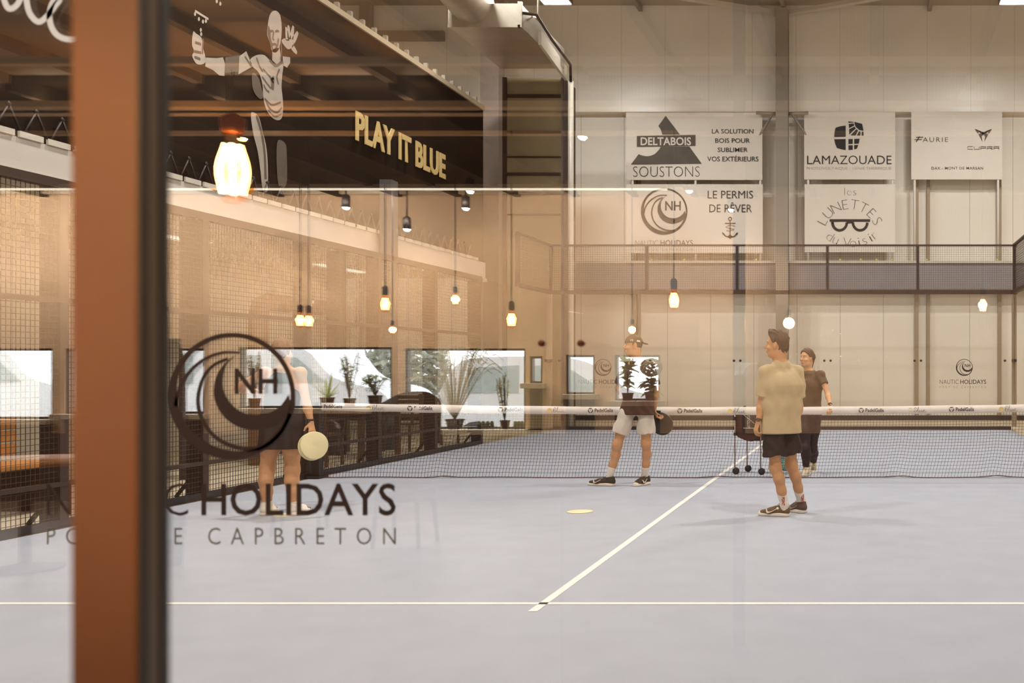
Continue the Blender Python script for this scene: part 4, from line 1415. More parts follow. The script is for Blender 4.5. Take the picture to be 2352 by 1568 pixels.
def tree_blob(px, V, R_, h, label):
    p = rat(px, 841, V)
    r = empty('clipped_tree', (p.x, p.y, -.12), label, 'tree')
    MB().tube([(p.x, p.y, -.12), (p.x, p.y, h)], .09, 8).build('trunk', M_STEM, r)
    mb = MB()
    for k in range(1500):
        a = rnd(0, 6.28); u = rnd(-1, 1); c = math.sqrt(1 - u * u); q = rnd(.75, 1)
        b = Vector((p.x + c * math.cos(a) * R_ * q, p.y + c * math.sin(a) * R_ * q, h + u * R_ * q))
        leaf(mb, b, (rnd(-1, 1), rnd(-1, 1), rnd(-.3, 1)), .22, .13, .2)
    mb.build('foliage', leaf_mat('grey_green_foliage', (184, 190, 164)), r)
tree_blob(935, 20.5, .75, 1.35, 'round clipped tree mirrored between the two white cars')
tree_blob(590, 20.8, .8, 1.9, 'loose grey-green tree mirrored behind the woman with the discs')

# ---------------------------------------------------------------- furniture beyond the fence, arch, bench
M_OAK = mat('brown_timber', (98, 66, 38), .5, var=.15, scale=6)
def garden_chair(x, y, rot, label, group=None):
    r = empty('wooden_chair', (x, y, -.03), label, 'chair', group)
    c, s = math.cos(rot), math.sin(rot)
    T = lambda u, v, z: Vector((x + u * c - v * s, y + u * s + v * c, -.03 + z))
    for u in (-.22, .22):
        MB().bar(T(u, -.22, 0), T(u, -.22, .45), .035).build('leg', M_OAK, r)
        MB().bar(T(u, .22, 0), T(u, .28, .92), .035).build('leg', M_OAK, r)
    m = MB()
    for v in np.linspace(-.22, .2, 6): m.bar(T(-.24, v, .45), T(.24, v, .45), .06, .025)
    m.build('seat', M_OAK, r)
    m = MB()
    for z in (.58, .70, .82, .90): m.bar(T(-.22, .235 + (z - .45) * .13, z), T(.22, .235 + (z - .45) * .13, z), .02, .06)
    m.build('backrest', M_OAK, r)
    m = MB()
    for u in (-.25, .25): m.bar(T(u, -.2, .66), T(u, .26, .66), .04, .025).bar(T(u, -.2, .45), T(u, -.2, .66), .03)
    m.build('armrest', M_OAK, r)
def garden_table(x, y, w, d, label):
    r = empty('wooden_table', (x, y, -.03), label, 'table')
    m = MB()
    for k in range(7): m.box((x - w / 2, y - d / 2 + k * d / 7, .68), (x + w / 2, y - d / 2 + (k + .9) * d / 7, .715))
    m.box((x - w / 2 + .05, y - d / 2 + .05, .60), (x + w / 2 - .05, y + d / 2 - .05, .68))
    m.build('tabletop', M_OAK, r)
    for u in (-1, 1):
        for v in (-1, 1):
            MB().box((x + u * (w / 2 - .08) - .035, y + v * (d / 2 - .08) - .035, -.03), (x + u * (w / 2 - .08) + .035, y + v * (d / 2 - .08) + .035, .62)).build('leg', M_OAK, r)
garden_table(-6.05, 3.3, .75, 1.4, 'brown slatted wooden table beyond the fence behind the net')
garden_chair(-6.0, 1.95, math.pi, 'wooden armchair beyond the fence nearest to the net post')
garden_chair(-6.05, 4.75, 0, 'wooden armchair beyond the fence at the far end of the table')
garden_chair(-6.0, 6.2, math.pi * .9, 'wooden armchair beyond the fence standing apart behind the others')
# low bench of honey wood at the left edge with a dark cone
bx = empty('wooden_bench', (-6.4, -3.4, -.03), 'honey coloured wooden bench beyond the fence at the left edge', 'bench')
m = MB()
for k in range(5): m.box((-6.65 + k * .1, -4.6, .42), (-6.56 + k * .1, -2.6, .46))
m.build('seat', mat('honey_wood', (190, 128, 66)), bx)
m = MB()
for k in range(3): m.box((-6.70, -4.6, .52 + k * .13), (-6.66, -2.6, .63 + k * .13))
m.build('backrest', mat('honey_wood', (190, 128, 66)), bx)
for yy in (-4.45, -2.75):
    MB().box((-6.68, yy - .04, -.03), (-6.2, yy + .04, .42)).build('leg', M_WOODC, bx)
# padded arch
pa = empty('padded_arch', (CX - 8.9, 3.6, -.03), 'tan padded tube arch with rounded corners standing beyond the fence', 'arch')
m = MB()
def arc_p(px, py):
    lat = 8.9
    D = F * lat / (VX - px)
    return Vector((CX - lat, CY + D, CZ + (VY - py) * D / F))
q0, q1 = arc_p(593, 690), arc_p(785, 712)
zt = .5 * (q0.z + q1.z)
P = [(q0.x, q0.y, -.03), (q0.x, q0.y, 1.5), (q0.x, q0.y, zt - .22), (q0.x, q0.y + .07, zt - .05), (q0.x, q0.y + .24, zt), (q0.x, (q0.y + q1.y) / 2, zt), (q0.x, q1.y - .24, zt), (q0.x, q1.y - .07, zt - .05), (q0.x, q1.y, zt - .22), (q0.x, q1.y, 1.5), (q0.x, q1.y, -.03)]
m.tube(P, .13, 14)
m.build('tube', mat('tan_padding', (150, 112, 76), .6, var=.06), pa)
lp = Plane2D((q0.x + .135, 0, 0), (0, 1, 0), (0, 0, 1), .003)
lp.ribbon([(q0.y + 1.15, zt - .06), (q0.y + 1.22, zt + .06), (q0.y + 1.28, zt + .06)], .05)
lp.build('pale_mark', M_WHITEV, pa)

# ---------------------------------------------------------------- ball trolley and marker discs
bt = empty('ball_trolley', (at(1725, 1085, 13.7).x, CY + 13.75, 0), 'brown fabric ball basket on tall wheeled legs behind the net', 'ball basket')
M_BAG = mat('brown_bag_fabric', (96, 54, 36), .75, var=.12, scale=8, bump=.3, bscale=60)
M_BAGD = mat('dark_bag_panel', (44, 26, 20), .7, var=.1)
cs = [at(1688, 941, 13.62), at(1747, 941, 13.55), at(1776, 940, 13.85), at(1716, 941, 13.95)]
zt, zb = cs[0].z, at(0, 1000, 13.62).z
m = MB()
n = 6
top = []
for i in range(4):
    a, b = cs[i], cs[(i + 1) % 4]
    for k in range(n):
        t = k / n
        p = a.lerp(b, t)
        top.append((p.x, p.y, t))
cxx = sum(p.x for p in cs) / 4; cyy = sum(p.y for p in cs) / 4
rings = []
for lv, (z, sc, sag) in enumerate(((zt + .02, 1.0, .02), (zt - .1, .99, .0), (zb + .08, .98, .0), (zb, .93, .05), (zb - .05, .5, .03))):
    rings.append([(cxx + (x - cxx) * sc, cyy + (y - cyy) * sc, z - sag * math.sin(math.pi * t) * (1 if lv != 0 else 1) + (.04 * math.sin(math.pi * t * 2) if lv == 0 else 0)) for x, y, t in top])
vs = [p for r_ in rings for p in r_]
N4 = len(top)
fs = []
for l in range(len(rings) - 1):
    for i in range(N4):
        j = (i + 1) % N4
        fs.append((l * N4 + i, (l + 1) * N4 + i, (l + 1) * N4 + j, l * N4 + j))
fs.append(tuple((len(rings) - 1) * N4 + i for i in range(N4)))
m.add(vs, fs, True)
m.build('bag', M_BAG, bt)
fp = cs[0].lerp(cs[1], .5)
d01 = (cs[1] - cs[0]).normalized()
pan = Plane2D((cs[0].x, cs[0].y - .012, 0), (d01.x, d01.y, 0), (0, 0, 1), .004)
pan.poly([(.10, zb + .02), (.32, zb + .02), (.32, zt - .03), (.10, zt - .03)])
pan.build('dark_panel', M_BAGD, bt)
pan = Plane2D((cs[0].x, cs[0].y - .018, 0), (d01.x, d01.y, 0), (0, 0, 1), .004)
zc = (zt + zb) / 2 + .02
pan.text('ARTENGO', .19 - .10, zc - .017, .19 + .10, zc + .021, rot=math.pi / 2)
pan.ribbon([(.12, zb + .1), (.27, zb + .1)], .008)
pan.ribbon([(.12, zt - .06), (.27, zb + .16)], .006)
pan.build('lettering', M_WHITEV, bt)
for i, p in enumerate(cs):
    MB().tube([(p.x, p.y, .06), (p.x, p.y, zt + .0)], .009, 8).build('leg', mat('pale_leg_tube', (170, 140, 118), .4, .2), bt)
    wv = MB().lathe((p.x + .014, p.y, .045), [(0, -.022), (.038, -.022), (.045, -.012), (.045, .012), (.038, .022), (0, .022)], 18, 'Y')
    wv.build('wheel', mat('dark_wheel_rubber', (42, 28, 24), .7), bt)
m = MB()
for z in (zb + .02, zt - .11):
    for i in range(4):
        if z < zt - .2: m.tube([(cs[i].x, cs[i].y, z), (cs[(i + 1) % 4].x, cs[(i + 1) % 4].y, z)], .007, 6)
    for p in cs: m.box((p.x - .016, p.y - .016, z - .02), (p.x + .016, p.y + .016, z + .02))
m.build('bracket', M_BAGD, bt)

M_DISC = mat('pale_yellow_rubber', (240, 224, 174), .7, var=.04)
def marker(c, R_, nrm, label, material=M_DISC, th=.006):
    n = Vector(nrm).normalized()
    u = n.orthogonal().normalized(); v = n.cross(u)
    m = MB()
    prof = [(0, th), (R_ * .96, th), (R_, th * .5), (R_ * .96, 0), (0, 0)]
    vs, fs = [], []
    S = 36
    for r_, h in prof:
        for k in range(S):
            a = 2 * math.pi * k / S
            vs.append(Vector(c) + u * r_ * math.cos(a) + v * r_ * math.sin(a) + n * (h + .012 * (math.cos(a) ** 2) * (r_ / R_) ** 2 * (0 if abs(n.z) > .9 else 1)))
    for i in range(len(prof) - 1):
        for k in range(S):
            k2 = (k + 1) % S
            fs.append((i * S + k, i * S + k2, (i + 1) * S + k2, (i + 1) * S + k))
    m.add(vs, fs, True)
    return set_tag(m.build('marker_disc', material), label, 'marker disc')
marker(at(1332, 1175, F * CZ / (1175 - VY)), .125, (0, 0, 1), 'pale flat marker disc lying alone on the blue court')
dd = at(660, 1183, F * CZ / (1182 - VY))
marker(dd, .125, (0, 0, 1), 'yellow marker disc lying between the feet of the woman with the discs')
# ---------------------------------------------------------------- people: implicit bodies polygonised into single continuous surfaces
class Field:
    def __init__(self, lo, hi, h):
        self.lo = np.array(lo, float); self.h = h
        self.n = np.ceil((np.array(hi, float) - self.lo) / h).astype(int) + 1
        self.f = np.full(self.n, 1.0, np.float32)
        self.ax = [(self.lo[i] + h * np.arange(self.n[i])).astype(np.float32) for i in range(3)]
    def sub(self, lo, hi):
        i0 = np.maximum(0, np.floor((np.array(lo) - self.lo) / self.h).astype(int))
        i1 = np.minimum(self.n, np.ceil((np.array(hi) - self.lo) / self.h).astype(int) + 1)
        if np.any(i1 <= i0): return None, None
        sl = tuple(slice(a, b) for a, b in zip(i0, i1))
        X, Y, Z = np.meshgrid(self.ax[0][sl[0]], self.ax[1][sl[1]], self.ax[2][sl[2]], indexing='ij')
        return sl, np.stack([X, Y, Z], -1)
    def put(self, sl, d, k, mode='u'):
        f = self.f[sl]
        if mode == 's': d = -d
        if mode in 'si':
            if k > 0:
                h = np.maximum(k - np.abs(f - d), 0) / k
                self.f[sl] = np.maximum(f, d) + h * h * k * .25
            else: self.f[sl] = np.maximum(f, d)
        else:
            if k > 0:
                h = np.maximum(k - np.abs(f - d), 0) / k
                self.f[sl] = np.minimum(f, d) - h * h * k * .25
            else: self.f[sl] = np.minimum(f, d)
    def cone(self, a, b, ra, rb, k=.02, wide=None, s=1.0, flat=(False, False), mode='u', sb=None):
        """tapered capsule a-b; «wide» stretches the section along that direction by s (sb at b)"""
        a, b = np.array(a, float), np.array(b, float)
        sb = s if sb is None else sb
        R = max(ra, rb) * max(s, sb, 1) + .04 + k
        sl, P = self.sub(np.minimum(a, b) - R, np.maximum(a, b) + R)
        if sl is None: return
        ab = b - a; L2 = float(ab @ ab) + 1e-12; L = math.sqrt(L2)
        w = P - a.astype(np.float32)
        traw = (w @ ab.astype(np.float32)) / L2
        t = np.clip(traw, 0, 1)
        q = w - t[..., None] * ab.astype(np.float32)
        r = ra + (rb - ra) * t
        if wide is not None:
            wd = np.array(wide, float); wd /= np.linalg.norm(wd)
            c = q @ wd.astype(np.float32)
            sc = s + (sb - s) * t
            q = q - c[..., None] * wd.astype(np.float32)
            d = np.sqrt((q * q).sum(-1) + (c / sc) ** 2) - r
        else:
            d = np.sqrt((q * q).sum(-1)) - r
        if flat[0]: d = np.maximum(d, -traw * L)
        if flat[1]: d = np.maximum(d, (traw - 1) * L)
        self.put(sl, d, k, mode)
    def ell(self, c, r, R=None, k=.02, mode='u'):
        """ellipsoid; R = three unit axis vectors"""
        c = np.array(c, float); r = np.array(r, float)
        M = np.eye(3) if R is None else np.array(R, float)
        rad = r.max() + .04 + k
        sl, P = self.sub(c - rad, c + rad)
        if sl is None: return
        q = (P - c.astype(np.float32)) @ M.T.astype(np.float32)
        k0 = np.sqrt(((q / r) ** 2).sum(-1)); k1 = np.sqrt(((q / (r * r)) ** 2).sum(-1)) + 1e-9
        self.put(sl, k0 * (k0 - 1) / k1, k, mode)
    def plane(self, p, n, k=0.0, lo=None, hi=None):
        """remove the side n points to"""
        n = np.array(n, float); n /= np.linalg.norm(n)
        sl, P = self.sub(lo if lo is not None else self.lo, hi if hi is not None else self.lo + self.h * self.n)
        d = (P - np.array(p, np.float32)) @ n.astype(np.float32)
        self.put(sl, d, k, 'i')
    def fold(self, amp, fx, fy, fz, ph=0.0):
        X, Y, Z = np.meshgrid(*self.ax, indexing='ij')
        a = np.sin(fx * X + fy * Y + fz * Z + ph + 1.3 * np.sin(fz * .6 * Z + fx * .4 * Y + ph)) + .6 * np.sin(fx * 1.7 * Y - fz * 1.3 * Z + fy * X + 2 * ph)
        self.f += (amp * a).astype(np.float32)
    def mesh(self, name, smooth_it=1):
        f = self.f; h = self.h
        s = f < 0
        c = np.zeros(np.array(f.shape) - 1, np.int8)
        for dx in (0, 1):
            for dy in (0, 1):
                for dz in (0, 1):
                    c += s[dx:f.shape[0] - 1 + dx, dy:f.shape[1] - 1 + dy, dz:f.shape[2] - 1 + dz]
        act = (c > 0) & (c < 8)
        idx = np.argwhere(act)
        vid = np.full(act.shape, -1, np.int64)
        vid[act] = np.arange(len(idx))
        corners = [(i, j, k) for i in (0, 1) for j in (0, 1) for k in (0, 1)]
        val = np.stack([f[idx[:, 0] + i, idx[:, 1] + j, idx[:, 2] + k] for i, j, k in corners], 1)
        acc = np.zeros((len(idx), 3)); cnt = np.zeros(len(idx))
        for ia, ca in enumerate(corners):
            for ib, cb in enumerate(corners):
                if ib <= ia or sum(abs(p - q) for p, q in zip(ca, cb)) != 1: continue
                va, vb = val[:, ia], val[:, ib]
                m = (va < 0) != (vb < 0)
                t = np.where(m, va / np.where(np.abs(va - vb) < 1e-12, 1, va - vb), 0)
                p = np.array(ca) + t[:, None] * (np.array(cb) - np.array(ca))
                acc += p * m[:, None]; cnt += m
        V = self.lo + h * (idx + acc / np.maximum(cnt, 1)[:, None])
        quads = []
        for axis in range(3):
            o1, o2 = [(1, 2), (2, 0), (0, 1)][axis]
            sa = [slice(None)] * 3; sb_ = [slice(None)] * 3
            sa[axis] = slice(0, -1); sb_[axis] = slice(1, None)
            A, B = s[tuple(sa)], s[tuple(sb_)]
            e = np.argwhere(A != B)
            ok = (e[:, o1] > 0) & (e[:, o2] > 0) & (e[:, o1] < act.shape[o1]) & (e[:, o2] < act.shape[o2])
            e = e[ok]
            def at_(d1, d2):
                q = e.copy(); q[:, o1] += d1; q[:, o2] += d2
                return vid[q[:, 0], q[:, 1], q[:, 2]]
            Q = np.stack([at_(-1, -1), at_(0, -1), at_(0, 0), at_(-1, 0)], 1)
            inside_first = A[e[:, 0], e[:, 1], e[:, 2]]
            Q[~inside_first] = Q[~inside_first][:, ::-1]
            quads.append(Q)
        Q = np.concatenate(quads)
        Q = Q[(Q >= 0).all(1)]
        # light Laplacian smoothing
        for _ in range(smooth_it):
            S = np.zeros_like(V); C = np.zeros(len(V))
            for a, b in ((0, 1), (1, 2), (2, 3), (3, 0)):
                np.add.at(S, Q[:, a], V[Q[:, b]]); np.add.at(C, Q[:, a], 1)
                np.add.at(S, Q[:, b], V[Q[:, a]]); np.add.at(C, Q[:, b], 1)
            V = np.where(C[:, None] > 0, V * .5 + .5 * S / np.maximum(C, 1)[:, None], V)
        me = bpy.data.meshes.new(name)
        me.vertices.add(len(V)); me.vertices.foreach_set('co', V.astype(np.float32).ravel())
        me.loops.add(Q.size); me.loops.foreach_set('vertex_index', Q.astype(np.int32).ravel())
        me.polygons.add(len(Q)); me.polygons.foreach_set('loop_start', np.arange(0, Q.size, 4, dtype=np.int32))
        me.polygons.foreach_set('loop_total', np.full(len(Q), 4, np.int32))
        me.polygons.foreach_set('use_smooth', np.ones(len(Q), bool))
        me.update(calc_edges=True); me.validate()
        return me
    def build(self, name, material, parent, label=None, smooth_it=1):
        o = link_mesh(name, self.mesh(name, smooth_it), material, parent)
        if label: o['label'] = label
        return o

def U(v):
    v = np.array(v, float); return v / np.linalg.norm(v)
A_ = lambda v: np.array([v[0], v[1], v[2]], float)

M_SKIN = mat('warm_skin', (206, 152, 108), .55, var=.05, scale=14, spec=.35)
M_SKIN2 = mat('pale_warm_skin', (214, 162, 120), .55, var=.05, scale=14, spec=.35)
M_HAIR = mat('dark_brown_hair', (80, 56, 38), .6, var=.35, scale=60, bump=.6, bscale=150)
M_HAIR2 = mat('brown_hair', (104, 70, 46), .6, var=.3, scale=60, bump=.6, bscale=150)
M_EYEW = mat('eye_white', (225, 215, 205), .3, var=0)
M_IRIS = mat('dark_iris', (40, 28, 20), .3, var=0)
M_LIP = mat('lip_skin', (170, 104, 84), .5, var=0)
M_SOCK = mat('white_sock_knit', (236, 224, 208), .85, var=.04, scale=30, bump=.4, bscale=200)
M_SOLE = mat('cream_sole_foam', (236, 222, 204), .6, var=.03)

def head_axes(face, tilt=0.0):
    f = U((face[0], face[1], 0)); up = np.array([0, 0, 1.0])
    f2 = U(f * math.cos(tilt) - up * math.sin(tilt)); u2 = U(up * math.cos(tilt) + f * math.sin(tilt))
    r = np.cross(f2, u2)
    return r, f2, u2

def head(F_, C, face, s=1.0, tilt=0.0, nose=True):
    """adds skull, jaw, brow, nose, lips, ears to the body field; C = head centre"""
    r, f, u = head_axes(face, tilt)
    R = (r, f, u)
    P = lambda x, y, z: C + s * (x * r + y * f + z * u)
    F_.ell(P(0, -.012, .030), s * np.array((.073, .094, .086)), R, .01)
    F_.ell(P(0, .022, -.035), s * np.array((.060, .068, .082)), R, .03)
    F_.cone(P(-.030, .030, -.088), P(.030, .030, -.088), .026 * s, .026 * s, .03)
    F_.ell(P(0, .062, -.098), s * np.array((.024, .022, .020)), R, .02)
    F_.cone(P(0, -.045, -.07), P(0, -.03, -.02), .052 * s, .055 * s, .03)
    # brow, sockets, nose, lips
    F_.cone(P(-.035, .074, .028), P(.035, .074, .028), .012 * s, .012 * s, .018)
    for sx in (-1, 1):
        F_.ell(P(sx * .031, .090, .006), s * np.array((.017, .014, .011)), R, .012, 's')
        F_.ell(P(sx * .044, .060, -.030), s * np.array((.022, .022, .018)), R, .02)
        F_.ell(P(sx * .074, -.006, -.008), s * np.array((.010, .020, .032)), (r, U(f + .25 * u), U(u - .25 * f)), .006)
    F_.cone(P(0, .084, .012), P(0, .108, -.026), .008 * s, .0125 * s, .010)
    for sx in (-1, 1):
        F_.ell(P(sx * .011, .098, -.030), s * np.array((.008, .011, .008)), R, .006)
    F_.cone(P(-.015, .088, -.060), P(.015, .088, -.060), .0075 * s, .0075 * s, .006)
    F_.cone(P(-.013, .086, -.071), P(.013, .086, -.071), .0085 * s, .0085 * s, .006)
    return P, R

def face_parts(root, C, face, s=1.0, tilt=0.0, brow=M_HAIR):
    r, f, u = head_axes(face, tilt)
    P = lambda x, y, z: C + s * (x * r + y * f + z * u)
    for sx in (-1, 1):
        m = MB(); c = Vector(P(sx * .031, .0702, .005))
        vs, fs = [], []
        m.lathe((0, 0, 0), [(.0092 * s * math.sin(t), -.0092 * s * math.cos(t)) for t in np.linspace(0, math.pi, 7)], 10)
        m.v = [tuple(Vector(v) + c) for v in m.v]
        e = m.build('eye', M_EYEW, root)
        m = MB(); c2 = Vector(P(sx * .031, .0752, .004))
        m.lathe((0, 0, 0), [(.0054 * s * math.sin(t), -.0054 * s * math.cos(t)) for t in np.linspace(0, math.pi, 7)], 10)
        m.v = [tuple(Vector(v) + c2) for v in m.v]
        m.build('iris', M_IRIS, e)
        m = MB()
        m.tube([Vector(P(sx * .014, .085, .028)), Vector(P(sx * .032, .086, .033)), Vector(P(sx * .050, .072, .027))], [.003 * s, .0042 * s, .0025 * s], 6)
        m.build('eyebrow', brow, root)
    m = MB()
    m.tube([Vector(P(-.022, .086, -.066)), Vector(P(0, .0975, -.065)), Vector(P(.022, .086, -.066))], [.002, .0045 * s, .002], 6)
    m.build('lips', M_LIP, root)

def hand(F_, wrist, d, n, side, curl=.5, s=1.0, spread=.10):
    """palm and five fingers: d = hand direction, n = palm normal (fingers curl towards it), side = towards the thumb"""
    d, n = U(d), U(n)
    side = U(np.array(side) - d * np.dot(side, d)); n = U(np.cross(side, d)) * (1 if np.dot(np.cross(side, d), n) > 0 else -1)
    w = A_(wrist)
    F_.cone(w, w + d * .085 * s, .0155 * s, .013 * s, .012, wide=side, s=2.0, sb=3.0)
    L = [(.042, .026, .021), (.047, .030, .023), (.044, .028, .022), (.034, .021, .018)]
    for i in range(4):
        off = (1.5 - i) * .0195 * s
        p = w + d * (.088 - .004 * abs(i - 1)) * s + side * off
        dd = U(d + side * spread * (1.5 - i) * .6)
        ang = 0
        for j, l in enumerate(L[i]):
            ang += curl * (.75 + .2 * i * .5) * (1.0 if j else .75)
            v = dd * math.cos(ang) + n * math.sin(ang)
            q = p + v * l * s
            F_.cone(p, q, (.0092 - .0008 * j) * s, (.0086 - .001 * j) * s, .004)
            p = q
    p = w + d * .028 * s + side * .026 * s
    v = U(d * .62 + side * .72 + n * .30)
    q = p + v * .042 * s
    F_.cone(p, q, .0125 * s, .0105 * s, .008)
    v2 = U(d * .85 + side * .25 + n * (.25 + .5 * curl))
    F_.cone(q, q + v2 * .034 * s, .0100 * s, .0080 * s, .005)

def arm(F_, sh, el, wr, s=1.0):
    F_.ell(sh, np.array((.056, .056, .056)) * s, None, .04)
    F_.cone(sh, el, .047 * s, .037 * s, .03)
    m = A_(el) + (A_(wr) - A_(el)) * .28
    F_.cone(el, m, .036 * s, .040 * s, .02)
    F_.cone(m, wr, .040 * s, .025 * s, .02)

def leg(F_, hip, kn, an, back, s=1.0, ank=.036):
    hip, kn, an, back = A_(hip), A_(kn), A_(an), U(back)
    F_.cone(hip, hip + (kn - hip) * .5, .080 * s, .072 * s, .05)
    F_.cone(hip + (kn - hip) * .5, kn, .074 * s, .051 * s, .04)
    F_.ell(kn - back * .012, np.array((.045, .046, .062)) * s, None, .04)
    c1 = kn + (an - kn) * .30 + back * .020
    c2 = kn + (an - kn) * .62 + back * .008
    F_.cone(kn, c1, .046 * s, .053 * s, .05)
    F_.cone(c1, c2, .053 * s, .045 * s, .03)
    F_.cone(c2, an, .045 * s, ank * s, .03)

def foot(F_, an, toe_dir):
    an = A_(an); t = U((toe_dir[0], toe_dir[1], 0))
    F_.cone(an + np.array((0, 0, -.01)), an + t * .06 + np.array((0, 0, -.050)), .026, .014, .02)

def shoe(root, heel, toe, an, m_up, stripe=None, lift=0.0, tip=0.0, name='shoe', W=.047, sole=M_SOLE):
    """running shoe from heel to toe (ground points); tip raises the heel"""
    heel, toe = A_(heel), A_(toe)
    d3 = toe - heel; L = np.linalg.norm(d3[:2])
    d = U((d3[0], d3[1], 0)); sd = np.array((-d[1], d[0], 0)); up = np.array((0, 0, 1.0))
    h = .0045
    up_f = Field((-.07, -.075, -.005), (L + .05, .075, .17), h)
    W2 = W
    up_f.cone((.035, 0, .05), (L * .55, 0, .042), .040, .038, .03, wide=(0, 1, 0), s=W / .045, sb=W / .038)
    up_f.cone((L * .55, 0, .040), (L - .045, 0, .030), .036, .026, .03, wide=(0, 1, 0), s=W / .036, sb=W / .030)
    up_f.cone((.035, 0, .06), (.048, 0, .100), .040, .044, .02)
    up_f.cone((.07, 0, .07), (.125, 0, .078), .034, .022, .03)
    up_f.plane((.05, 0, .112), (.10, 0, 1), .012)
    up_f.cone((.050, 0, .098), (.062, 0, .17), .034, .044, .006, mode='s')
    up_f.plane((0, 0, .022), (0, 0, -1))
    me = up_f.mesh(name)
    lc = np.empty(len(me.vertices) * 3, np.float32); me.vertices.foreach_get('co', lc); lc = lc.reshape(-1, 3)
    sl = Field((-.07, -.075, -.01), (L + .05, .075, .07), h)
    sl.cone((.035, 0, .018), (L * .5, 0, .016), .040, .037, .02, wide=(0, 1, 0), s=W * 1.1 / .040, sb=W * .98 / .037)
    sl.cone((L * .5, 0, .016), (L - .040, 0, .016), .037, .036, .02, wide=(0, 1, 0), s=W * 1.0 / .037, sb=W * .95 / .036)
    sl.plane((0, 0, .030), (-.12, 0, 1), .006); sl.plane((0, 0, .001), (0, 0, -1), .006)
    me2 = sl.mesh('sole')
    ct, st = math.cos(tip), math.sin(tip)
    def T(v):
        x, y, z = v
        xr = L - .05
        x2 = xr + (x - xr) * ct + z * st if tip else x
        z2 = (xr - x) * st + z * ct if tip else z
        return heel + d * x2 + sd * y + up * (z2 + lift)
    for m_ in (me, me2):
        co = np.empty(len(m_.vertices) * 3, np.float32); m_.vertices.foreach_get('co', co)
        co = np.array([T(v) for v in co.reshape(-1, 3)], np.float32)
        m_.vertices.foreach_set('co', co.ravel()); m_.update()
    o = link_mesh(name, me, m_up, root)
    link_mesh('sole', me2, sole, o)
    # laces
    mb = MB()
    for i in range(4):
        x = .115 + i * .022
        z = .094 - i * .010
        mb.tube([Vector(T((x, -.026, z - .008))), Vector(T((x + .004, 0, z))), Vector(T((x, .026, z - .008)))], .003, 5)
    mb.tube([Vector(T((.10, 0, .098))), Vector(T((.085, .02, .125))), Vector(T((.10, .035, .112))), Vector(T((.105, .005, .10)))], .0022, 5)
    mb.build('laces', mat('dark_laces', (40, 34, 32), .8), o)
    if stripe:
        # curved tick on both sides
        for sgn in (-1, 1):
            mb = MB()
            P, Rr = [], []
            for t in np.linspace(0, 1, 12):
                if t < .3:
                    q = t / .3; x = L - .105 + .004 - .012 * math.sin(q * 1.5); z = .070 - .030 * q
                else:
                    q = (t - .3) / .7; x = L - .110 - .092 * q; z = .040 - .006 * math.sin(q * 3.14) + .034 * q ** 1.3
                # slide the point on to the flank of the upper
                near_ = lc[(np.abs(lc[:, 0] - x) < .009) & (np.abs(lc[:, 2] - z) < .009) & (lc[:, 1] * sgn > 0)]
                yy = float(np.abs(near_[:, 1]).max()) - .001 if len(near_) else W * .8
                P.append(Vector(T((x, sgn * (yy + .004), z)))); Rr.append(.003 + .006 * math.exp(-((t - .32) / .22) ** 2))
            mb.tube(P, Rr, 6)
            mb.build('side_mark', stripe, o)
    return o

def sock(root, an, kn, top, toe_dir, material=M_SOCK, r0=.040, r1=.047, name='sock'):
    an, kn = A_(an), A_(kn); t = U((toe_dir[0], toe_dir[1], 0))
    ax = U(kn - an)
    a = an - np.array((0, 0, .045)); b = an + ax * top
    F_ = Field(np.minimum(a, b) - .12, np.maximum(a, b) + .12, .005)
    F_.cone(an, b, r0, r1, .01, flat=(False, True))
    F_.cone(a, an, .031, r0, .02)
    F_.cone(a, a + t * .06, .028, .024, .02)
    return F_.build(name, material, root)

def watch(root, wr, el, m, name='watch', r=.030):
    wr, el = Vector(wr), Vector(el)
    d = (el - wr).normalized()
    c = wr + d * .018
    mb = MB().tube([c - d * .009, c + d * .009], r, 16, caps=False)
    mb.tube([c - d * .009, c + d * .009], r + .003, 16)
    q = d.cross(Vector((0, 1, 0))).normalized()
    f = Vector((0, -1, 0))
    mb.bar(c + f * (r + .001) - d * .016, c + f * (r + .001) + d * .016, .03, .010)
    return mb.build(name, m, root)

def torso(F_, hipc, chest, neck, wide, s=1.0, waist=.082, hipw=1.5, fem=False):
    hipc, chest, neck = A_(hipc), A_(chest), A_(neck)
    wa = hipc + (chest - hipc) * .42
    F_.cone(hipc, wa, .094 * s, waist * s, .05, wide=wide, s=hipw, sb=1.55)
    F_.cone(wa, chest, waist * s, .105 * s, .05, wide=wide, s=1.55, sb=1.48)
    F_.cone(chest, neck - np.array((0, 0, .06)), .105 * s, .060 * s, .05, wide=wide, s=1.48, sb=1.9)

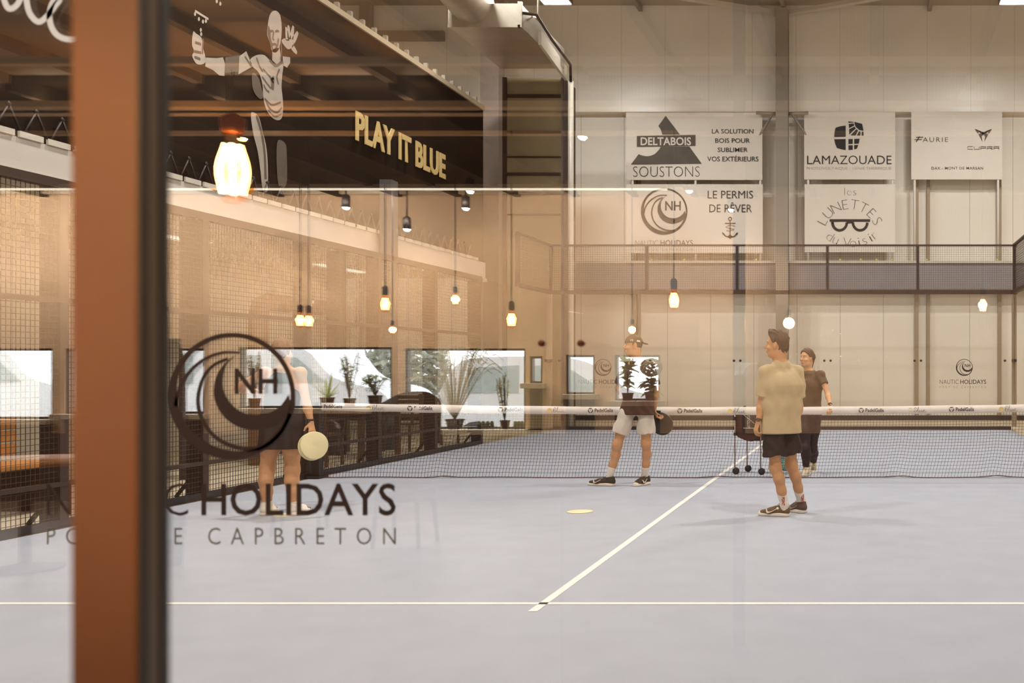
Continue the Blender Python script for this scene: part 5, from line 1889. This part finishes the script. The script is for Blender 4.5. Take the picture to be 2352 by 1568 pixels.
def bounds(pts, m):
    P = np.array([A_(p) for p in pts])
    return P.min(0) - m, P.max(0) + m
def tee(root, hem_z, hipc, chest, neck, wide, sh, el, material, slack=.018, frac=.72, name='tee_shirt', h=.0065, fold=.004, hipw=1.62, neck_r=.062, sleeve_r=(.078, .080), cutn=(0, 0, -1), waist=.106, collar=0.0):
    hipc, chest, neck = A_(hipc), A_(chest), A_(neck)
    hem = np.array((hipc[0], hipc[1], hem_z - .06))
    fr_ = 0
    pts = [hem, neck + (0, 0, .05), chest] + [A_(p) for p in sh] + [A_(s_) + (A_(e) - A_(s_)) * frac for s_, e in zip(sh, el)]
    lo, hi = bounds(pts, .20)
    F_ = Field(lo, hi, h)
    wa = hipc + (chest - hipc) * .42
    F_.cone(hem, wa, .118 + slack * .5, waist + slack * .5, .05, wide=wide, s=hipw, sb=1.52)
    F_.cone(wa, chest, waist + slack * .5, .112 + slack, .05, wide=wide, s=1.52, sb=1.45)
    F_.cone(chest, neck - np.array((0, 0, .065)), .112 + slack, .066, .05, wide=wide, s=1.45, sb=1.85)
    F_.cone(neck - np.array((0, 0, .05)), neck + np.array((0, 0, .015 + collar)), .072, .062, .04)
    for s_, e in zip(sh, el):
        s_, e = A_(s_), A_(e)
        F_.ell(s_, (.0605, .0605, .0605), None, .05)
        if frac > .1: F_.cone(s_, s_ + (e - s_) * frac, sleeve_r[0] * .88, sleeve_r[1], .024, flat=(False, True))
    if fold:
        F_.fold(fold * .5, 21, 17, 10, 1.0)
        F_.fold(fold * .4, 52, 35, 24, .4)
    F_.plane((0, 0, hem_z), cutn)
    # neck opening
    up = neck + np.array((0, 0, .07))
    F_.cone(neck + np.array((0, 0, .012 + collar)), up, neck_r, neck_r + .02 - collar * .3, .008, mode='s')
    return F_.build(name, material, root)

def shorts(root, hips, knees, hipc, wide, hem, material, r=(.112, .100), name='shorts', top=.14, h=.0065, fold=.004, hipw=1.55):
    """hem = fraction of the way from hip to knee"""
    hipc = A_(hipc)
    ends = [A_(a) + (A_(b) - A_(a)) * hem for a, b in zip(hips, knees)]
    lo, hi = bounds([hipc + (0, 0, top)] + [A_(p) for p in hips] + ends, .2)
    F_ = Field(lo, hi, h)
    F_.cone(hipc - (0, 0, .02), hipc + np.array((0, 0, top * .5)), .104, .100, .03, wide=wide, s=1.5, sb=1.45)
    F_.plane(hipc + np.array((0, 0, top)), (0, 0, 1))
    for a, e in zip(hips, ends):
        F_.cone(A_(a) + (e - A_(a)) * .22, e, r[0] * .86, r[1], .05, flat=(False, True))
    if fold:
        F_.fold(fold, 26, 20, 15, 2.0); F_.fold(fold * .5, 50, 40, 33, .3)
    return F_.build(name, material, root)

def padel_racket(c, nrm, axis, label, m_face, m_rim, handle_to=None, R_=(.130, .142), dots=None, th=.036):
    """c = centre of the head, axis = from head towards the grip"""
    c = Vector(c); n = Vector(nrm).normalized(); a = Vector(axis); a = (a - n * a.dot(n)).normalized(); s = n.cross(a)
    root = empty('padel_racket', c, label, 'racket')
    S = 40
    def outline(k):
        out = []
        for i in range(S):
            t = 2 * math.pi * i / S
            u, v = math.cos(t), math.sin(t)
            w = R_[0] * (1 - .10 * max(0, u))
            out.append((u * R_[1] * k * (1.06 if u > 0 else 1), v * w * k))
        return out
    m = MB()
    vs, fs = [], []
    rings = [(0, th / 2), (.93, th / 2)]
    for side in (1, -1):
        b0 = len(vs)
        vs.append(c + n * side * th / 2)
        for u, v in outline(.955): vs.append(c + a * u + s * v + n * side * th / 2)
        for i in range(S):
            j = (i + 1) % S
            fs.append((b0, b0 + 1 + i, b0 + 1 + j) if side > 0 else (b0, b0 + 1 + j, b0 + 1 + i))
    m.add(vs, fs)
    m.build('face', m_face, root)
    m = MB()
    vs, fs = [], []
    prof = [(.94, th / 2 + .001), (.985, th / 2 - .003), (1.0, 0), (.985, -th / 2 + .003), (.94, -th / 2 - .001)]
    for k, hgt in prof:
        for u, v in outline(k): vs.append(c + a * u + s * v + n * hgt)
    for l in range(len(prof) - 1):
        for i in range(S):
            j = (i + 1) % S
            fs.append((l * S + i, (l + 1) * S + i, (l + 1) * S + j, l * S + j))
    m.add(vs, fs, True)
    m.build('frame', m_rim, root)
    m = MB()
    e = c + a * (R_[1] * 1.02)
    g0 = c + a * (R_[1] + .075)
    for sg in (-1, 1): m.tube([c + a * R_[1] * .86 + s * sg * .075, e + s * sg * .035 + a * .02, g0], [.015, .014, .013], 8)
    m.build('throat', m_rim, root)
    MB().tube([g0 - a * .01, g0 + a * .13], [.0155, .0165], 12).build('grip', mat('black_grip_tape', (30, 28, 28), .8, var=.1, scale=40), root)
    m = MB()
    if dots is not None:
        for i in range(-3, 4):
            for j in range(-3, 4):
                if i * i + j * j > 10: continue
                for side in (1, -1):
                    q = c + a * (i * .028) + s * (j * .028) + n * side * (th / 2 + .001)
                    k = 8
                    m.add([q + a * .006 * math.cos(2 * math.pi * t / k) + s * .006 * math.sin(2 * math.pi * t / k) for t in range(k)], [tuple(range(k))])
        m.build('holes', dots, root)
    return root

h_body = .0055
# ================================================================ man with the backward cap
D = F * CZ / (1115 - VY)
def P(px, py, dd=0.0): return A_(at(px, py, D + dd))
def PZ(px, z, dd=0.0):
    q = at(px, 0, D + dd); return np.array((q.x, q.y, z))
man = empty('person', (PZ(1450, 0)[0], PZ(1450, 0)[1], 0), 'man in a brown tee, pale shorts and a backward cap standing at the net', 'person')
wide = U((.94, -.34, 0)); front = U((-.34, -.94, 0))
hipc, chest, neck = PZ(1464, .96), PZ(1465, 1.285), PZ(1464, 1.505)
shl = [PZ(1465, 1.400) - wide * .166, PZ(1465, 1.400) + wide * .166]
elb = [P(1421, 893, .06), P(1507, 893, .05)]
wri = [P(1452, 938, .20), P(1503, 942, .17)]
hips = [PZ(1443, .90, .02), PZ(1484, .90, -.02)]
kne = [P(1418, 1021, -.03), P(1484, 1018, .0)]
ank = [P(1400, 1097, .0), P(1482, 1095, .11)]
C = PZ(1454, 1.648)
face = (-.90, -.42)
lo, hi = bounds([C + (0, 0, .13)] + shl + elb + wri + ank + [hipc], .16); lo[2] = .02
B = Field(lo, hi, h_body)
torso(B, hipc, chest, neck, wide)
Ph, Rh = head(B, C, face)
B.cone(neck - (0, 0, .05), C + (0, 0, -.06), .060, .055, .04)
for i in range(2):
    arm(B, shl[i], elb[i], wri[i], .94)
    leg(B, hips[i], kne[i], ank[i], (.3, .9, 0), .95)
foot(B, ank[0], (-1, .2)); foot(B, ank[1], (-.55, -.8))
hand(B, wri[0], (.8, .2, -.5), (0, -1, 0), (0, -.2, 1), .8)
hd = U((.35, .0, -.9))
hand(B, wri[1], hd, (.9, -.1, .35), (.3, -.95, 0), 1.15)
B.build('body', M_SKIN, man)
face_parts(man, C, face)
r_, f_, u_ = head_axes(face)
# beard shadow kept out; cap with the peak at the back
cp = Field(C - .20, C + .22, .005)
cp.ell(C + u_ * .036 - f_ * .010, (.084, .106, .093), (r_, f_, u_), 0)
cp.plane(C + u_ * .036, U(-u_ + f_ * -.10))
cp.cone(C + u_ * .036 - f_ * .10, C + u_ * .018 - f_ * .165, .012, .008, .012, wide=r_, s=5.8, sb=8.0)
cp.cone(C + u_ * .055 + f_ * .088, C + u_ * .055 + f_ * .13, .032, .032, .004, wide=r_, s=1.2, mode='s') if False else None
cap = cp.build('cap', mat('olive_brown_cap_cloth', (98, 76, 48), .85, var=.08, scale=30, bump=.3, bscale=200), man)
side_n = U(r_ * -1 if np.dot(r_, (0, -1, 0)) < 0 else r_)
# number and patch on the visible side of the cap
vis = U(np.array((0, -1.0, 0)) * .8 + f_ * .15 + u_ * .30)
def cap_mark(off_f, off_u, fn, m_, nm):
    base = C + u_ * (.036 + off_u) + f_ * off_f
    nn = side_n if True else vis
    # distance from the cap axis along the side
    q = 1 - (off_f + .010) ** 2 / .106 ** 2 - off_u ** 2 / .093 ** 2
    o_ = base + nn * (.084 * math.sqrt(max(q, .05)) + .005)
    tu = U(np.cross(u_, nn)); tu = -tu if tu[0] < 0 else tu
    slope = U(u_ - nn * (off_u / .093) * .8)
    pl = Plane2D(o_, tu + nn * (-.35 if off_f < 0 else .25) * 0, slope, .002 if np.dot(np.cross(tu, slope), nn) > 0 else -.002)
    fn(pl); pl.build(nm, m_, cap)
cap_mark(.034, .026, lambda pl: pl.text('10', -.017, -.012, .017, .012, bold=.01), M_WHITEV, 'number')
cap_mark(-.045, .018, lambda pl: pl.poly([(-.02, -.008), (.018, -.012), (.02, .004), (-.018, .008)]), M_WHITEV, 'patch')
hr = Field(C - .16, C + .14, .005)
hr.ell(C + u_ * .022 - f_ * .016, (.0765, .096, .088), (r_, f_, u_), 0)
hr.plane(C + u_ * .036, u_); hr.plane(C + f_ * .022, f_); hr.plane(C - u_ * .075, -u_)
hr.ell(C - f_ * .01 + side_n * .08, (.02, .026, .036), (r_, f_, u_), .004, 's')
hr.build('hair', M_HAIR, man)
tee(man, PZ(0, .835)[2], hipc, chest, neck, wide, shl, elb, mat('brown_tee_cotton', (84, 56, 38), .85, var=.06, scale=12, bump=.2, bscale=200), slack=.018, collar=-.012, frac=.80, fold=.006, hipw=2.05, sleeve_r=(.064, .068))
shorts(man, hips, kne, hipc, wide, .70, mat('pale_grey_shorts', (216, 202, 184), .85, var=.05, scale=12, bump=.2, bscale=160), r=(.106, .108), top=.06)
M_SH1 = mat('olive_black_knit', (62, 48, 32), .8, var=.3, scale=60)
td = [(-1, .2), (-.55, -.83)]
sock(man, ank[0], kne[0], .13, td[0]); sock(man, ank[1], kne[1], .125, td[1])
shoe(man, at(1411, 1116, F * CZ / (1116 - VY)), at(1350, 1113.5, F * CZ / (1113.5 - VY)), ank[0], M_SH1, M_SOLE)
shoe(man, at(1489, 1111.5, F * CZ / (1111.5 - VY)), at(1456, 1117.5, F * CZ / (1117.5 - VY)), ank[1], M_SH1, M_SOLE)
rc = P(1520, 973, .24)
gh = A_(wri[1]) + hd * .07
padel_racket(rc, (.25, -.95, .15), gh - rc, 'black padel racket held behind the hip of the man in the cap', mat('black_carbon', (26, 22, 22), .35, var=.3, scale=30), mat('black_rim', (30, 26, 26), .3, var=.05))

# ================================================================ man in the beige tee
D = F * CZ / (1185 - VY)
man2 = empty('person', (PZ(1795, 0)[0], PZ(1795, 0)[1], 0), 'man in a beige tee and dark shorts seen from behind looking left', 'person')
wide = U((.87, .50, 0))
hipc, chest, neck = PZ(1794, .93), PZ(1797, 1.225), PZ(1794, 1.452)
shl = [PZ(1794, 1.352) - wide * .166, PZ(1794, 1.352) + wide * .166]
elb = [P(1749, 926, -.07), P(1836, 932, .07)]
wri = [P(1742, 968, -.10), P(1831, 966, .03)]
hips = [PZ(1776, .86, -.05), PZ(1811, .86, .06)]
kne = [P(1781, 1073, -.05), P(1818, 1067, .10)]
ank = [P(1802, 1158, -.03), P(1841, 1151, .23)]
C = PZ(1783.5, 1.605)
face = (-.985, .17)
lo, hi = bounds([C + (0, 0, .13)] + shl + elb + wri + ank + [hipc], .16); lo[2] = .02
B = Field(lo, hi, h_body)
torso(B, hipc, chest, neck, wide)
head(B, C, face)
B.cone(neck - (0, 0, .05), C + (0.012, 0, -.06), .062, .058, .04)
for i in range(2):
    arm(B, shl[i], elb[i], wri[i], .94)
    leg(B, hips[i], kne[i], ank[i], (.5, -.85, 0), .93)
foot(B, ank[0], (-1, .2)); foot(B, ank[1], (-.6, .8))
hand(B, wri[0], (-.30, -.05, -.95), (.85, .3, -.2), (-.5, .85, 0), 1.05)
hand(B, wri[1], (-.05, .1, -1), (-.8, .5, 0), (-.5, .85, 0), .9)
B.build('body', M_SKIN, man2)
face_parts(man2, C, face)
r_, f_, u_ = head_axes(face)
hr = Field(C - .20, C + .22, .005)
hr.ell(C + u_ * .040 - f_ * .014, (.083, .106, .098), (r_, f_, u_), 0)
hr.cone(C + u_ * .118 + f_ * .045, C + u_ * .110 - f_ * .03, .034, .030, .02, wide=r_, s=1.6)
hr.ell(C + u_ * -.02 - f_ * .055, (.066, .055, .085), (r_, f_, u_), .03)
hr.fold(.0035, 120, 90, 60); hr.fold(.003, 60, 130, 40, 1.0)
hr.plane(C + u_ * .075 + f_ * .055, U(f_ * 1.0 - u_ * .62)); 
for s_ in (-1, 1):
    hr.ell(C + r_ * s_ * .085 + u_ * -.02 + f_ * .005, (.035, .038, .045), (r_, f_, u_), .008, 's')
hr.plane(C - u_ * .10, -u_, .01)
hr.build('hair', M_HAIR, man2)
M_BEIGE = mat('beige_tee_cotton', (196, 174, 134), .85, var=.05, scale=10, bump=.2, bscale=200)
tee(man2, .775, hipc, chest, neck, wide, shl, elb, M_BEIGE, slack=.026, frac=.76, fold=.005, hipw=1.5, waist=.112, sleeve_r=(.064, .068))
shorts(man2, hips, kne, hipc, wide, .72, mat('dark_brown_shorts', (52, 34, 24), .7, var=.15, scale=10, bump=.2, bscale=100), r=(.104, .106), top=.02, fold=.006)
td = [(-1, .2), (-.6, .8)]
s0 = sock(man2, ank[0], kne[0], .135, td[0]); s1 = sock(man2, ank[1], kne[1], .135, td[1])
M_RED = mat('red_print', (176, 40, 36), .8, var=0)
for s_, a_, k_, dx in ((s0, ank[0], kne[0], .0), (s1, ank[1], kne[1], .012)):
    ax = U(A_(k_) - A_(a_))
    nn = U(np.array((dx * 40, -1, 0)))
    pl = Plane2D(A_(a_) + ax * .036 + nn * .046, U(np.cross(ax, nn) * -1) if False else U((-ax[0] * 0 + .0, 0, -1.0)), U((1, 0, .25)) if dx == 0 else U((.8, .5, .25)), .003)
    pl.text('POINT', -.042, -.016, .042, .016, bold=.03, shear=.3)
    if pl.n.y > 0:
        off = Vector(pl.n) * 2
        pl.mb.v = [tuple(Vector(v) - off) for v in pl.mb.v]
    pl.build('print', M_RED, s_)
M_SH2 = mat('khaki_knit', (104, 76, 46), .8, var=.2, scale=50)
M_SH3 = mat('mauve_brown_knit', (92, 68, 58), .8, var=.2, scale=50)
shoe(man2, at(1812, 1186, F * CZ / (1186 - VY)), at(1741, 1183, F * CZ / (1183 - VY)), ank[0], M_SH2, M_SOLE)
shoe(man2, at(1849, 1178.5, F * CZ / (1178.5 - VY)), at(1807, 1172.5, F * CZ / (1172.5 - VY)), ank[1], M_SH3, M_GREYINK)
watch(man2, wri[0], elb[0], mat('brown_strap', (70, 44, 32), .6, var=0), r=.029)

# ================================================================ woman at the net
D = 13.57
wom = empty('person', (PZ(1858, 0)[0], PZ(1858, 0)[1], 0), 'woman in brown top and dark leggings behind the net, hand on its tape', 'person')
wide = U((.87, -.48, 0))
hipc, chest, neck = PZ(1859, .89, .05), PZ(1861, 1.165, .02), PZ(1858, 1.365, 0)
shl = [PZ(1861, 1.292) - wide * .158, PZ(1861, 1.292) + wide * .158]
elb = [P(1838, 912, .02), P(1901, 904, -.16)]
wri = [P(1826, 958, -.04), P(1907, 931, -.36)]
hips = [PZ(1846, .82, .03), PZ(1872, .82, .08)]
kne = [P(1850, 1030, -.08), P(1866, 1030, .12)]
ank = [P(1851, 1074, -.02), P(1868, 1064, .36)]
C = PZ(1853, 1.515, -.02)
face = (-.62, -.78)
lo, hi = bounds([C + (0, 0, .13)] + shl + elb + wri + ank + [hipc], .16); lo[2] = .02
B = Field(lo, hi, h_body)
torso(B, hipc, chest, neck, wide, s=.92)
head(B, C, face, .95)
B.cone(neck - (0, 0, .05), C + (0, 0, -.06), .052, .048, .04)
for i in range(2):
    arm(B, shl[i], elb[i], wri[i], .88)
    leg(B, hips[i], kne[i], ank[i], (.4, .9, 0), .94)
foot(B, ank[0], (-.5, -.85)); foot(B, ank[1], (-.3, -.95))
hand(B, wri[1], (-.05, -.80, -.50), (0, .5, -.85), (-1, 0, 0), .75, .92)
hd = U((-.15, .0, -1))
hand(B, wri[0], hd, (.9, -.2, 0), (-.2, -1, 0), 1.15, .92)
B.build('body', M_SKIN2, wom)
face_parts(wom, C, face, .95, brow=M_HAIR2)
r_, f_, u_ = head_axes(face)
hr = Field(C - .22, C + .22, .005)
hr.ell(C + u_ * .034 - f_ * .012, (.080, .104, .094), (r_, f_, u_), 0)
hr.fold(.003, 110, 90, 50)
hr.plane(C + u_ * .070 + f_ * .058, U(f_ - u_ * .62))
for s_ in (-1, 1):
    hr.ell(C + r_ * s_ * .085 - u_ * .035 + f_ * .03, (.03, .05, .045), (r_, f_, u_), .01, 's')
hr.plane(C - u_ * .075, -u_, .02)
hr.ell(C - f_ * .115 + u_ * .02, (.035, .04, .05), (r_, f_, u_), .02)
hr.cone(C - f_ * .12 + u_ * 0, C - f_ * .10 - u_ * .12, .03, .012, .02)
hr.plane(C - u_ * .15, -u_)
hr.build('hair', M_HAIR2, wom)
M_TOPC = mat('brown_sports_fabric', (100, 74, 48), .7, var=.12, scale=12)
tee(wom, .855, hipc, chest, neck, wide, shl, elb, M_TOPC, slack=.008, frac=.50, fold=.004, hipw=1.50, waist=.094, sleeve_r=(.062, .060), neck_r=.058, collar=-.05)
# small tick on the chest
pl = Plane2D(chest + U((-.48, -.87, 0)) * .125 + np.array((0, 0, .06)), U((.87, -.48, 0)), (0, 0, 1), .004)
pl.ribbon([(-.022, .006), (-.015, -.006), (.02, .010)], [.003, .006, .001])
pl.build('chest_mark', M_WHITEV, wom)
LG = Field(*bounds(hips + kne + ank + [hipc], .16), .0065)
M_LEG = mat('dark_brown_leggings', (58, 32, 28), .7, var=.08, scale=10)
LG.cone(hipc - (0, 0, .04), hipc + (0, 0, .06), .104, .098, .03, wide=wide, s=1.62, sb=1.5)
for i in range(2):
    hp, kn, an = A_(hips[i]), A_(kne[i]), A_(ank[i]); back = U((.4, .9, 0))
    LG.cone(hp, hp + (kn - hp) * .5, .096, .080, .05); LG.cone(hp + (kn - hp) * .5, kn, .080, .057, .04)
    c1 = kn + (an - kn) * .32 + back * .018
    LG.ell(kn - back * .012, (.058, .058, .065), None, .03); LG.cone(kn, c1, .058, .064, .04); LG.cone(c1, kn + (an - kn) * .92, .061, .043, .03, flat=(False, True))
LG.build('leggings', M_LEG, wom)
M_SHW = mat('white_gold_shoe_mesh', (226, 204, 168), .7, var=.15, scale=40)
hl, to = A_(at(1857, 1090, D + .03)), A_(at(1845, 1094, F * CZ / (1095 - VY)))
hl[2] = to[2] = 0
shoe(wom, hl, to, ank[0], M_SHW, None, W=.043)
hl, to = PZ(1869, 0, .44), PZ(1866, 0, .22)
shoe(wom, hl, to, ank[1], M_SHW, None, tip=.55, W=.043)
watch(wom, wri[1], elb[1], mat('black_strap', (28, 24, 22), .5, var=0), r=.026)
gh = A_(wri[0]) + hd * .075
rc = A_(at(1803, 1058, D - .10))
rc[1] = gh[1] + .06
padel_racket(rc, (.45, -.85, .1), gh - rc, 'teal padel racket with white dots hanging from the hand of the woman at the net', mat('teal_racket_face', (96, 142, 138), .5, var=.3, scale=18), mat('black_rim', (30, 26, 26)), dots=M_WHITEV)

# ================================================================ woman with the marker discs
D = F * CZ / (1181 - VY)
wo2 = empty('person', (PZ(645, 0)[0], PZ(645, 0)[1], 0), 'woman in a dark top and skirt seen from behind holding yellow discs', 'person')
wide = U((1, .06, 0))
hipc, chest, neck = PZ(648, .92), PZ(650, 1.215), PZ(651, 1.42)
shl = [PZ(650, 1.345) - wide * .162, PZ(650, 1.345) + wide * .162]
elb = [P(546, 890, .02), P(704, 926, .02)]
wri = [P(602, 903, .24), P(714, 970, -.01)]
hips = [PZ(629, .85), PZ(671, .85)]
kne = [P(613, 1079, .0), P(671, 1079, .0)]
ank = [P(613, 1158, -.03), P(677, 1158, -.03)]
C = PZ(650, 1.548, .04)
face = (.05, 1)
lo, hi = bounds([C + (0, 0, .13)] + shl + elb + wri + ank + [hipc], .17); lo[2] = .02
B = Field(lo, hi, h_body)
torso(B, hipc, chest, neck, wide, s=.95, hipw=1.75)
head(B, C, face, .96, tilt=.25)
B.cone(neck - (0, 0, .05), C + (0, 0, -.05), .054, .050, .04)
for i in range(2):
    arm(B, shl[i], elb[i], wri[i], .95)
    leg(B, hips[i], kne[i], ank[i], (0, -1, 0), 1.12, ank=.040)
foot(B, ank[0], (.5, .85)); foot(B, ank[1], (.7, .7))
hand(B, wri[0], (.8, .3, .1), (0, -1, 0), (0, .3, 1), .5, .95)
hd = U((.30, -.30, -.90))
hand(B, wri[1], hd, (-.75, -.5, -.3), (-.3, -1, 0), .45, .98)
B.build('body', M_SKIN, wo2)
r_, f_, u_ = head_axes(face, .25)
hr = Field(C - .22, C + .22, .005)
hr.ell(C + u_ * .030 - f_ * .014, (.084, .104, .098), (r_, f_, u_), 0)
hr.ell(C - u_ * .03 - f_ * .05, (.066, .05, .075), (r_, f_, u_), .03)
hr.fold(.003, 110, 60, 50)
hr.plane(C + f_ * .045, U(f_ - u_ * .5))
hr.ell(C - f_ * .10 + u_ * .05, (.042, .042, .042), (r_, f_, u_), .012)
hr.build('hair', M_HAIR2, wo2)
M_BLK = mat('black_sports_fabric', (30, 24, 22), .75, var=.1, scale=12)
tk = Field(*bounds([hipc - (0, 0, .05), neck, chest] + shl, .2), .0065)
wa = hipc + (chest - hipc) * .42
tk.cone(hipc - np.array((0, 0, .1)), wa, .108, .092, .05, wide=wide, s=1.72, sb=1.55)
tk.cone(wa, chest, .092, .112, .05, wide=wide, s=1.55, sb=1.45)
tk.cone(chest, neck - np.array((0, 0, .05)), .112, .060, .05, wide=wide, s=1.42, sb=1.2)
tk.fold(.002, 30, 20, 24)
tk.plane((0, 0, .86), (0, 0, -1))
for s_, sg in zip(shl, (-1, 1)):
    tk.ell(A_(s_) + np.array((sg * .03, 0, -.03)), (.085, .2, .16), None, .02, 's')
tk.ell(neck + (0, -.05, .035), (.07, .10, .075), None, .02, 's')
tk.build('tank_top', M_BLK, wo2)
sk = Field(*bounds([hipc + (0, 0, .1)] + hips + [(hipc[0], hipc[1], .60)], .26), .0065)
sk.cone((hipc[0], hipc[1], .58), hipc - (0, 0, .05), .158, .130, .03, wide=wide, s=1.42, sb=1.58)
sk.cone(hipc - (0, 0, .05), hipc + (0, 0, .07), .128, .112, .03, wide=wide, s=1.62, sb=1.7)
sk.fold(.006, 38, 8, 3)
sk.plane((0, 0, .625), (0, 0, -1))
sk.plane(hipc + (0, 0, .075), (0, 0, 1))
sk.build('skirt', mat('dark_brown_skirt', (46, 34, 28), .75, var=.1, scale=12), wo2)
td = [(.5, .85), (.75, .6)]
for i in range(2):
    sock(wo2, ank[i], kne[i], .045, td[i], M_SOCK, .044, .046)
M_SHO = mat('white_leather', (236, 222, 206), .5, var=.04)
hl, to = A_(at(603, 1184.5, F * CZ / (1184.5 - VY))), A_(at(637, 1177, F * CZ / (1177 - VY)))
hl[2] = to[2] = 0
shoe(wo2, hl, to, ank[0], M_SHO, None)
hl, to = A_(at(664, 1184.5, F * CZ / (1184.5 - VY))), A_(at(720, 1179, F * CZ / (1179 - VY)))
hl[2] = to[2] = 0
shoe(wo2, hl, to, ank[1], M_SHO, None)
watch(wo2, wri[1], elb[1], mat('black_strap', (28, 24, 22)), 'wristband', r=.028)
dc = A_(at(721, 1023, D - .075))
marker(dc, .132, (.82, -.56, .12), 'front yellow marker disc held in the right hand of the woman in the skirt')
marker(dc + np.array((-.026, .012, -.010)), .132, (.78, -.62, .06), 'rear yellow marker disc held in the same hand peeking out at the left')
